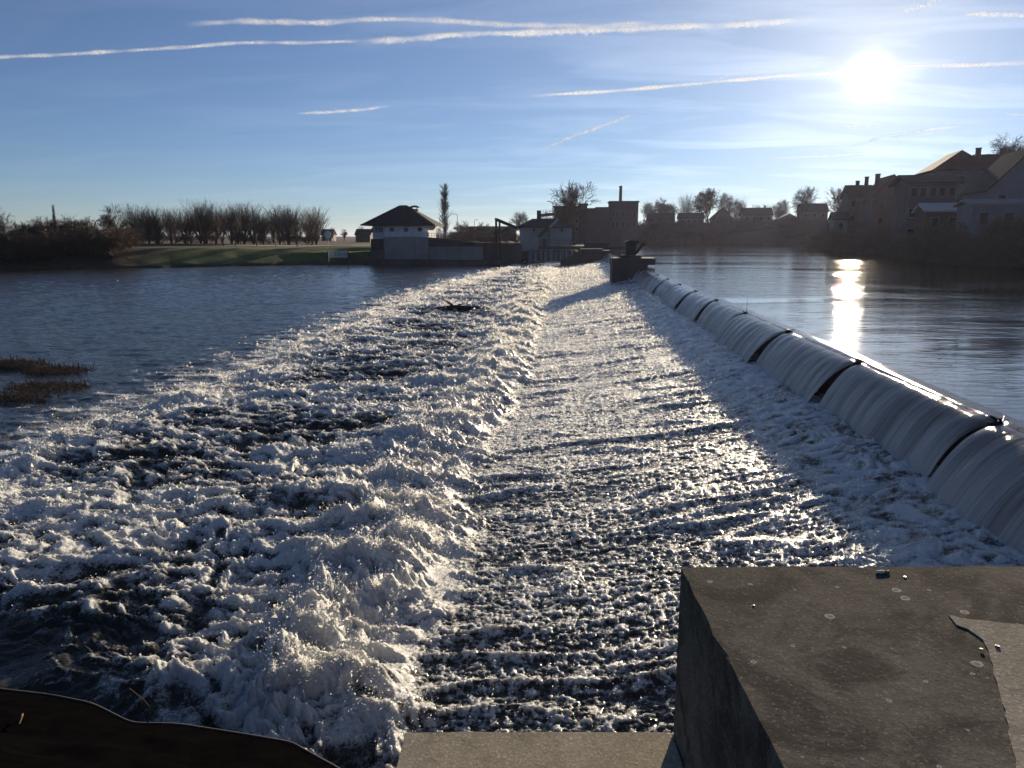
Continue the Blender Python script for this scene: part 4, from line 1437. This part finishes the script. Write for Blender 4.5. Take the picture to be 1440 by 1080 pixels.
# ------------------------------------------------------------------ path, fence, sign, lamps on the left bank
pts = [aty(px, 345, 146) for px in (-60, 100, 200, 300, 400, 455, 520)]
rows = []
for q in pts:
    for off in (-2.2, 2.2):
        rows.append((q.x, q.y + off, gz(q.x, q.y + off)))
xs_p = np.linspace(aty(-60, 345, 146).x, aty(522, 345, 146).x, 160)
Yq = np.linspace(143.0, 150.5, 12)
XX, YY = np.meshgrid(xs_p, Yq)
ZZ = land_height(XX, YY) + 0.05
path = grid_mesh('path', XX, YY, ZZ, 'path_sand')
path['kind'] = 'structure'

bf = empty('bank_fence', (-44, 121, 0))
tag(bf, 'short pale metal fence at the water edge left of the pump house', 'fence')
f0, f1 = aty(462, 358, 121), aty(490, 358, 121)
zf0, zf1 = aty(470, 363, 121).z, aty(470, 352.5, 121).z
for zz_ in (zf1 - .06, zf0 + .25):
    MB().box(f0.x + 44, f1.x + 44, -.03, .03, zz_ - .04, zz_ + .04).build('rail', 'pale_metal', bf)
for k in range(11):
    xx = f0.x + 44 + (f1.x - f0.x) * (k + .5) / 11
    MB().box(xx - .09, xx + .09, -.05, -.031, zf0 + .05, zf1).build('slat', 'pale_metal', bf)
for xx in (f0.x + 44, f1.x + 44):
    MB().box(xx - .12, xx + .02, -.1, .1, zf0 - 1.2, zf1 + .1).build('post', 'concrete_dark', bf)

sg = empty('round_sign', (0, 0, 0))
q = aty(461, 330, 140)
sg.location = (q.x, 140, gz(q.x, 140))
tag(sg, 'round pale sign on a thin post beside the field path', 'sign')
MB().tube([(0, 0, -.2), (0, 0, q.z - sg.location.z)], .05, 6).build('post', 'steel_grey', sg)
zc = q.z - sg.location.z
outl = [(0.62 * math.cos(k * math.pi / 12), zc + 0.75 * math.sin(k * math.pi / 12)) for k in range(24)]
MB().prism(outl, 'y', -.1, -.052).build('sign_plate', 'render_white', sg)


def lamp(px, pyt, Y, label, side=1):
    q = aty(px, pyt, Y)
    g = gz(q.x, Y)
    e_ = empty('street_lamp', (q.x, Y, g))
    tag(e_, label, 'street lamp')
    h_ = q.z - g
    MB().tube([(0, 0, -.2), (0, 0, h_ * .6), (0, 0, h_ - .15)], [.10, .085, .07], 6).build('pole', 'steel_dark', e_)
    MB().tube([(0, 0, h_ - .15), (0.3 * side, 0, h_ - .02), (0.7 * side, 0, h_)], .06, 5).build('arm', 'steel_dark', e_)
    MB().prism([(0.5, -.16), (1.25, -.12), (1.3, .12), (0.5, .16)] if side > 0 else [(-1.3, -.12), (-0.5, -.16), (-0.5, .16), (-1.3, .12)], 'z', h_ - .02, h_ + .12).build('lamp_head', 'steel_grey', e_)


lamp(643, 301, 205, 'slim street lamp just right of the tall poplar', -1)
lamp(618.5, 303, 175, 'slim street lamp just left of the tall poplar', 1)
lamp(667, 309, 250, 'short far street lamp between the poplar and the crane frame', 1)
lamp(777.5, 283.5, 165, 'tall street lamp beside the mill and pipe bridge', -1)

# ------------------------------------------------------------------ things in the river
fl_ = empty('driftwood_log', tuple(onz(637, 440, 0.1)), 0.1)
tag(fl_, 'dark forked driftwood log stranded in the white rapids', 'log')
MB().tube([(-1.9, 0.2, 0.0), (-1.0, 0.1, 0.22), (0, 0, 0.32), (0.7, -.1, 0.30), (1.9, -.1, 0.32), (2.5, 0, 0.2)], [.05, .11, .17, .14, .08, .03], 7).build('trunk', 'wet_wood', fl_, True)
MB().tube([(0.1, 0, .3), (-.1, 0, .52), (-.45, 0.1, .72)], [.12, .08, .03], 6).build('branch', 'wet_wood', fl_, True)
MB().tube([(0.25, 0, .3), (0.35, .1, .48), (0.75, .2, .55)], [.09, .06, .02], 6).build('branch', 'wet_wood', fl_, True)
MB().tube([(-.2, 0, .3), (-.6, .2, .1), (-.9, .4, -.1)], [.09, .07, .05], 6).build('branch', 'wet_wood', fl_, True)


def tussock(px, py, L, hgt, seed, label, wdt=0.7):
    r = random.Random(seed)
    q = onz(px, py, 0.0)
    e_ = empty('reed_tussock', tuple(q))
    tag(e_, label, 'reeds')
    n, m_ = 26, 12
    U, Vv = np.meshgrid(np.linspace(-1, 1, n), np.linspace(-1, 1, m_))
    rr_ = np.clip(1 - U ** 2 - Vv ** 2, 0, 1)
    Zm = hgt * 0.55 * np.sqrt(rr_) * (1 + 0.5 * perlin(U * 3 + seed, Vv * 3)) - 0.08
    grid_mesh('mound', U * L * 0.5, Vv * wdt, Zm, 'mud', parent=e_)
    mb_ = MB()
    for k in range(600):
        a_, b_ = r.uniform(-.9, .9), r.uniform(-.85, .85)
        z_ = hgt * 0.5 * math.sqrt(max(0, 1 - a_ * a_ - b_ * b_))
        p0 = Vector((a_ * L * .5, b_ * wdt, z_ - .03))
        ln = r.uniform(.2, .6)
        d_ = Vector((r.gauss(-.45, .4), r.gauss(-.15, .3), r.uniform(.05, .4))).normalized()
        p1 = p0 + d_ * ln * .5
        p2 = p1 + (d_ + Vector((-.3, 0, -.7))).normalized() * ln * .5
        s_v = Vector((0.008, 0.010, 0))
        mb_.poly([p0 - s_v, p0 + s_v, p1 + s_v * .8, p1 - s_v * .8, p2], ((0, 1, 2, 3), (3, 2, 4)))
    mb_.build('reed_blades', 'reed', e_)


tussock(22, 517, 2.4, .42, 1, 'dark muddy hummock topped with dead grass in the calm river')
tussock(85, 524, 2.2, .26, 2, 'tawny flattened reed clump trailing from the dark hummock')
tussock(70, 546, 2.6, .17, 3, 'long low brown reed mat lying in the shallow water')
tussock(30, 562, 2.2, .11, 4, 'barely showing brown weed mat on the calm water nearer the foam', .5)

# ------------------------------------------------------------------ foreground: pier, step, mat
def rounded_slab(outline, z0, z1, name, mat, parent=None, bev=0.012):
    import bmesh
    bm = bmesh.new()
    lo = [bm.verts.new((x_, y_, z0)) for x_, y_ in outline]
    hi = [bm.verts.new((x_, y_, z1)) for x_, y_ in outline]
    n = len(outline)
    bm.faces.new(lo[::-1])
    bm.faces.new(hi)
    for i in range(n):
        j = (i + 1) % n
        bm.faces.new((lo[i], lo[j], hi[j], hi[i]))
    if bev:
        bmesh.ops.bevel(bm, geom=[e_ for e_ in bm.edges if max(v_.co.z for v_ in e_.verts) > z1 - 1e-6 or abs(e_.verts[0].co.z - e_.verts[1].co.z) > 0.1],
                        offset=bev, segments=2, affect='EDGES', profile=0.6)
    me = bpy.data.meshes.new(name)
    bm.to_mesh(me)
    bm.free()
    me.materials.append(M[mat])
    return link(bpy.data.objects.new(name, me), parent)


BT, ST = 3.65, 3.08
def jag(pts, step, amp, seed):
    """subdivide an outline and roughen it a little so that the arrises look worn"""
    r = random.Random(seed)
    out_ = []
    n = len(pts)
    for i in range(n):
        a_, b_ = Vector(pts[i]), Vector(pts[(i + 1) % n])
        k = max(1, int((b_ - a_).length / step))
        for j in range(k):
            q_ = a_.lerp(b_, j / k)
            out_.append((q_.x + r.gauss(0, amp), q_.y + r.gauss(0, amp)))
    return out_


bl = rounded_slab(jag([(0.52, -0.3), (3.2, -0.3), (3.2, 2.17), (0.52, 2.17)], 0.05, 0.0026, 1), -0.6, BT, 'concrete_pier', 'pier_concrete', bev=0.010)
bl.rotation_euler = (0, 0, YAW)
tag(bl, 'big weathered concrete pier block with lichen spots and pale mortar patch', 'concrete pier')
# pale mortar patch on its top
rot = Vector
def loc2(px, py, z):
    w_ = onz(px, py, z)
    c_, s__ = math.cos(-YAW), math.sin(-YAW)
    return (w_.x * c_ - w_.y * s__, w_.x * s__ + w_.y * c_)
pl = [loc2(px, py, BT) for px, py in ((1334, 866), (1365, 872), (1400, 876), (1480, 884), (1560, 900), (1600, 1130), (1432, 1130), (1430, 1080), (1420, 1040), (1412, 1000), (1406, 975), (1398, 950), (1390, 915), (1380, 900), (1360, 885), (1345, 880))]
pt_ = rounded_slab(jag(pl[::-1], 0.02, 0.0015, 4), BT + .0005, BT + .003, 'mortar_patch', 'patch_concrete', bl, bev=0)
pt_['label'] = 'pale smoother mortar patch'

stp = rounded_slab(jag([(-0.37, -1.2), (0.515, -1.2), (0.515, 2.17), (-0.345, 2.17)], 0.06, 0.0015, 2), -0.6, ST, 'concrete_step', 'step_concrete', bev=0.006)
stp.rotation_euler = (0, 0, YAW)
tag(stp, 'lower pale concrete ledge beside the big pier block', 'concrete ledge')

cb = empty('cigarette_butt', tuple(onz(1242, 804, BT + 0.0037)), 0.15)
tag(cb, 'discarded white cigarette end lying on the pier edge', 'cigarette')
MB().tube([(-.022, 0, 0), (-.02, 0, 0.0005), (-.004, .001, .001), (0.004, 0, .0)], [.0035, .0042, .004, .004], 10).build('paper', 'paper_white', cb, True)
MB().tube([(0.0041, 0, 0), (0.012, 0, 0), (.019, 0.001, 0)], [.0041, .0042, .0038], 10).build('filter', 'filter_tan', cb, True)
for i, (px, py, s_z) in enumerate(((1273, 811, .004), (1060, 851, .003), (1402, 910, .005), (1380, 914, .004))):
    mb = MB()
    r = random.Random(i)
    pts_ = [Vector((r.gauss(0, 1), r.gauss(0, 1), r.gauss(0, .6))).normalized() for _ in range(1)]
    q = onz(px, py, BT + .002)
    o = [(math.cos(k * 1.05) * s_z * r.uniform(.7, 1.3), math.sin(k * 1.05) * s_z * r.uniform(.7, 1.3)) for k in range(6)]
    mb.prism(o, 'z', 0, s_z * .8)
    g_ = mb.build('grit_stone', 'mud')
    g_.location = (q.x, q.y, BT + (.003 if px > 1370 else 0))
    tag(g_, 'tiny dark grit stone on the concrete pier top', 'stone', 'grit stones on the pier')

# dark sheeting over the near bank
rim = [(-120, 955), (0, 970), (70, 978), (130, 990), (185, 1018), (250, 1019), (340, 1033), (410, 1045), (440, 1062), (500, 1095)]
rimw = [onz(a_, b_, 0.55) for a_, b_ in rim]
tq = np.linspace(0, len(rim) - 1, 140)
RX = np.interp(tq, np.arange(len(rim)), [q.x for q in rimw])
RYY = np.interp(tq, np.arange(len(rim)), [q.y for q in rimw])
ker = np.ones(7) / 7
RX = np.convolve(np.pad(RX, 3, 'edge'), ker, 'valid')
RYY = np.convolve(np.pad(RYY, 3, 'edge'), ker, 'valid')
vv = np.linspace(0, 1, 60)
XM = RX[None, :] + 0 * vv[:, None]
YM = RYY[None, :] - vv[:, None] * 3.6
ZM = 0.55 + 1.9 * vv[:, None] ** 1.05 + 0.10 * perlin(XM * 0.8, YM * 0.8) * np.minimum(1, vv[:, None] * 4) + 0.05 * perlin(XM * 2.2, YM * 3) * np.minimum(1, vv[:, None] * 4) + 0.02 * np.abs(perlin(XM * 4 + 9, YM * 7)) * np.minimum(1, vv[:, None] * 4)
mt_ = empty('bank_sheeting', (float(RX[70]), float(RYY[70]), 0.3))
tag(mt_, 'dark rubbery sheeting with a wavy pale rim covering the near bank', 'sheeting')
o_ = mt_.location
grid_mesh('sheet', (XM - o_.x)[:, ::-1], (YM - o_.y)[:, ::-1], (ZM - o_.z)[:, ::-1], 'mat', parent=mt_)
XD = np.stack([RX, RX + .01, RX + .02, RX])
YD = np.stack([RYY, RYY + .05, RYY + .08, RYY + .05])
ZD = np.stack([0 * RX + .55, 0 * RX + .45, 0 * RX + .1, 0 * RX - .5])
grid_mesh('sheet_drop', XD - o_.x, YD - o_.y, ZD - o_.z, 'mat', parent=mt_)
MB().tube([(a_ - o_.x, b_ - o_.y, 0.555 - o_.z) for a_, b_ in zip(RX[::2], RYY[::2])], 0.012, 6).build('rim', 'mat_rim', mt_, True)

for (p0, p1, lb) in (((182, 968), (222, 1008), 'thin pale twig slanting out of the water by the sheeting'), ((27, 1018), (32, 1004), 'short pale straw lying on the dark bank sheeting')):
    on_mat = p0[0] < 100
    zz0 = 0.2 if not on_mat else 0.95
    a_, b_ = onz(*p0, zz0 + (0.18 if not on_mat else 0)), onz(*p1, zz0)
    e_ = MB().tube([a_, (a_ + b_) / 2 + Vector((.01, 0, .02)), b_], [.006, .007, .006], 6).build('twig', 'reed')
    tag(e_, lb, 'twig')

# ------------------------------------------------------------------ contrails
def contrail(pts, wpx, label, dens=0.5, teeth=0.0, alt=3000.0, taper=(0.1, 0.1)):
    P3 = [onz(a_, b_, alt) for a_, b_ in pts]
    n = 190
    tt = np.linspace(0, 1, n)
    seg = np.array([0] + [math.dist(pts[i], pts[i + 1]) for i in range(len(pts) - 1)]).cumsum()
    seg = seg / seg[-1]
    Pp = np.stack([np.interp(tt, seg, [q[k] for q in P3]) for k in range(3)], -1)
    for _ in range(6):
        Pp[1:-1] = 0.25 * Pp[:-2] + 0.5 * Pp[1:-1] + 0.25 * Pp[2:]
    dist = np.linalg.norm(Pp, axis=1)
    sd = len(label) * 3.7
    rad_c = wpx * 0.6 * dist / F_PX * (0.85 + 0.3 * perlin(tt * 26 + sd, tt * 0 + 1.3))
    off = 0.3 * wpx * dist / F_PX * (perlin(tt * 5 + sd, tt * 0 + 7.7) + .2 * perlin(tt * 21 + sd, tt * 0 + 3.7))
    k = 10
    fi = np.linspace(0, 2 * math.pi, k + 1)
    TT, FI = np.meshgrid(np.arange(n), fi, indexing='ij')
    R = rad_c[:, None] * (1 + 0 * FI)
    if teeth:
        R = R * (1 + teeth * (np.clip(np.sin(tt * 300 + 5 * perlin(tt * 26, tt * 0 + .4)), 0, 1) * (0.5 + perlin(tt * 40, tt * 0 + 4.4)))[:, None] * np.clip(-np.sin(FI), 0, 1))
    dirv = Pp[-1] - Pp[0]
    dirv /= np.linalg.norm(dirv)
    side = np.cross(dirv, (0, 0, 1))
    side /= np.linalg.norm(side)
    X = Pp[:, 0][:, None] + side[0] * np.cos(FI) * R * 1.2
    Y = Pp[:, 1][:, None] + side[1] * np.cos(FI) * R * 1.2
    Z = (Pp[:, 2] + off)[:, None] + np.sin(FI) * R
    D = np.clip(1 - np.abs(np.sin(FI)), 0, 1) * dens * 1.3 * (0.65 + 0.6 * perlin(tt * 17 + sd, tt * 0 + 2.2))[:, None]
    D = D * (sst(0, taper[0], tt) * sst(1, 1 - taper[1], tt))[:, None]
    c_ = Pp[n // 2]
    o_ = grid_mesh('contrail', X - c_[0], Y - c_[1], Z - c_[2], 'contrail', {'ice': np.clip(D, 0, 1)})
    o_.location = c_
    tag(o_, label, 'contrail')


contrail([(-60, 86), (0, 81), (120, 74), (225, 68), (320, 61), (430, 59), (520, 57)], 5, 'long faint contrail leading into the toothed one', .40)
contrail([(500, 58), (600, 51), (700, 46), (860, 41), (1000, 38), (1080, 33), (1160, 25)], 9, 'broad contrail with a row of hanging teeth', .55, 0.8)
contrail([(255, 36), (330, 31), (450, 31), (520, 27), (620, 27), (720, 34), (830, 36), (940, 32)], 8, 'soft puffy contrail above the toothed one', .42)
contrail([(732, 138), (860, 128), (1000, 115), (1100, 107), (1200, 102), (1270, 94), (1340, 92), (1480, 88)], 6, 'bright contrail passing through the sun', .6)
contrail([(752, 215), (800, 193), (850, 176), (890, 159)], 5, 'short bright contrail climbing above the chimney', .5, taper=(.25, .1))
contrail([(410, 161), (470, 157), (555, 149)], 5, 'short smudged contrail above the pump house', .42, taper=(.3, .3))
contrail([(980, 121), (1020, 108), (1060, 97)], 3, 'faint little contrail crossing the bright one', .35, taper=(.3, .4))
contrail([(1180, 211), (1240, 194), (1300, 183), (1370, 176)], 5, 'hazy contrail low beneath the sun', .42, taper=(.3, .3))
contrail([(1070, 224), (1160, 219), (1260, 216)], 4, 'thin level contrail low above the town', .3, taper=(.3, .3))
contrail([(1262, 19), (1300, 7), (1340, -8)], 6, 'short contrail stub high above the sun', .45, taper=(.2, .1))
contrail([(1345, 21), (1400, 20), (1500, 21)], 6, 'level contrail high to the right of the sun', .5, taper=(.2, .1))
contrail([(1175, 180), (1205, 177), (1235, 178)], 3, 'tiny cloud streak right below the sun', .4, taper=(.4, .4))
contrail([(1410, 160), (1450, 163)], 3, 'tiny contrail dash above the rooftops', .4, taper=(.4, .1))

# ------------------------------------------------------------------ haze
t = NT('haze_air')
pv = t.n('ShaderNodeVolumePrincipled')
pv.inputs['Color'].default_value = (0.70, 0.72, 1.0, 1)
pv.inputs['Density'].default_value = 0.00007
pv.inputs['Anisotropy'].default_value = 0.6
t.l(pv.outputs[0], t.out.inputs['Volume'])
M['haze'] = t.m
hz_ = MB().box(-6500, 6500, -6500, 6500, -3.0, 34.0).build('haze', 'haze')
hz_['kind'] = 'stuff'
tag(hz_, 'thin sunlit winter haze lying over the river', 'haze')
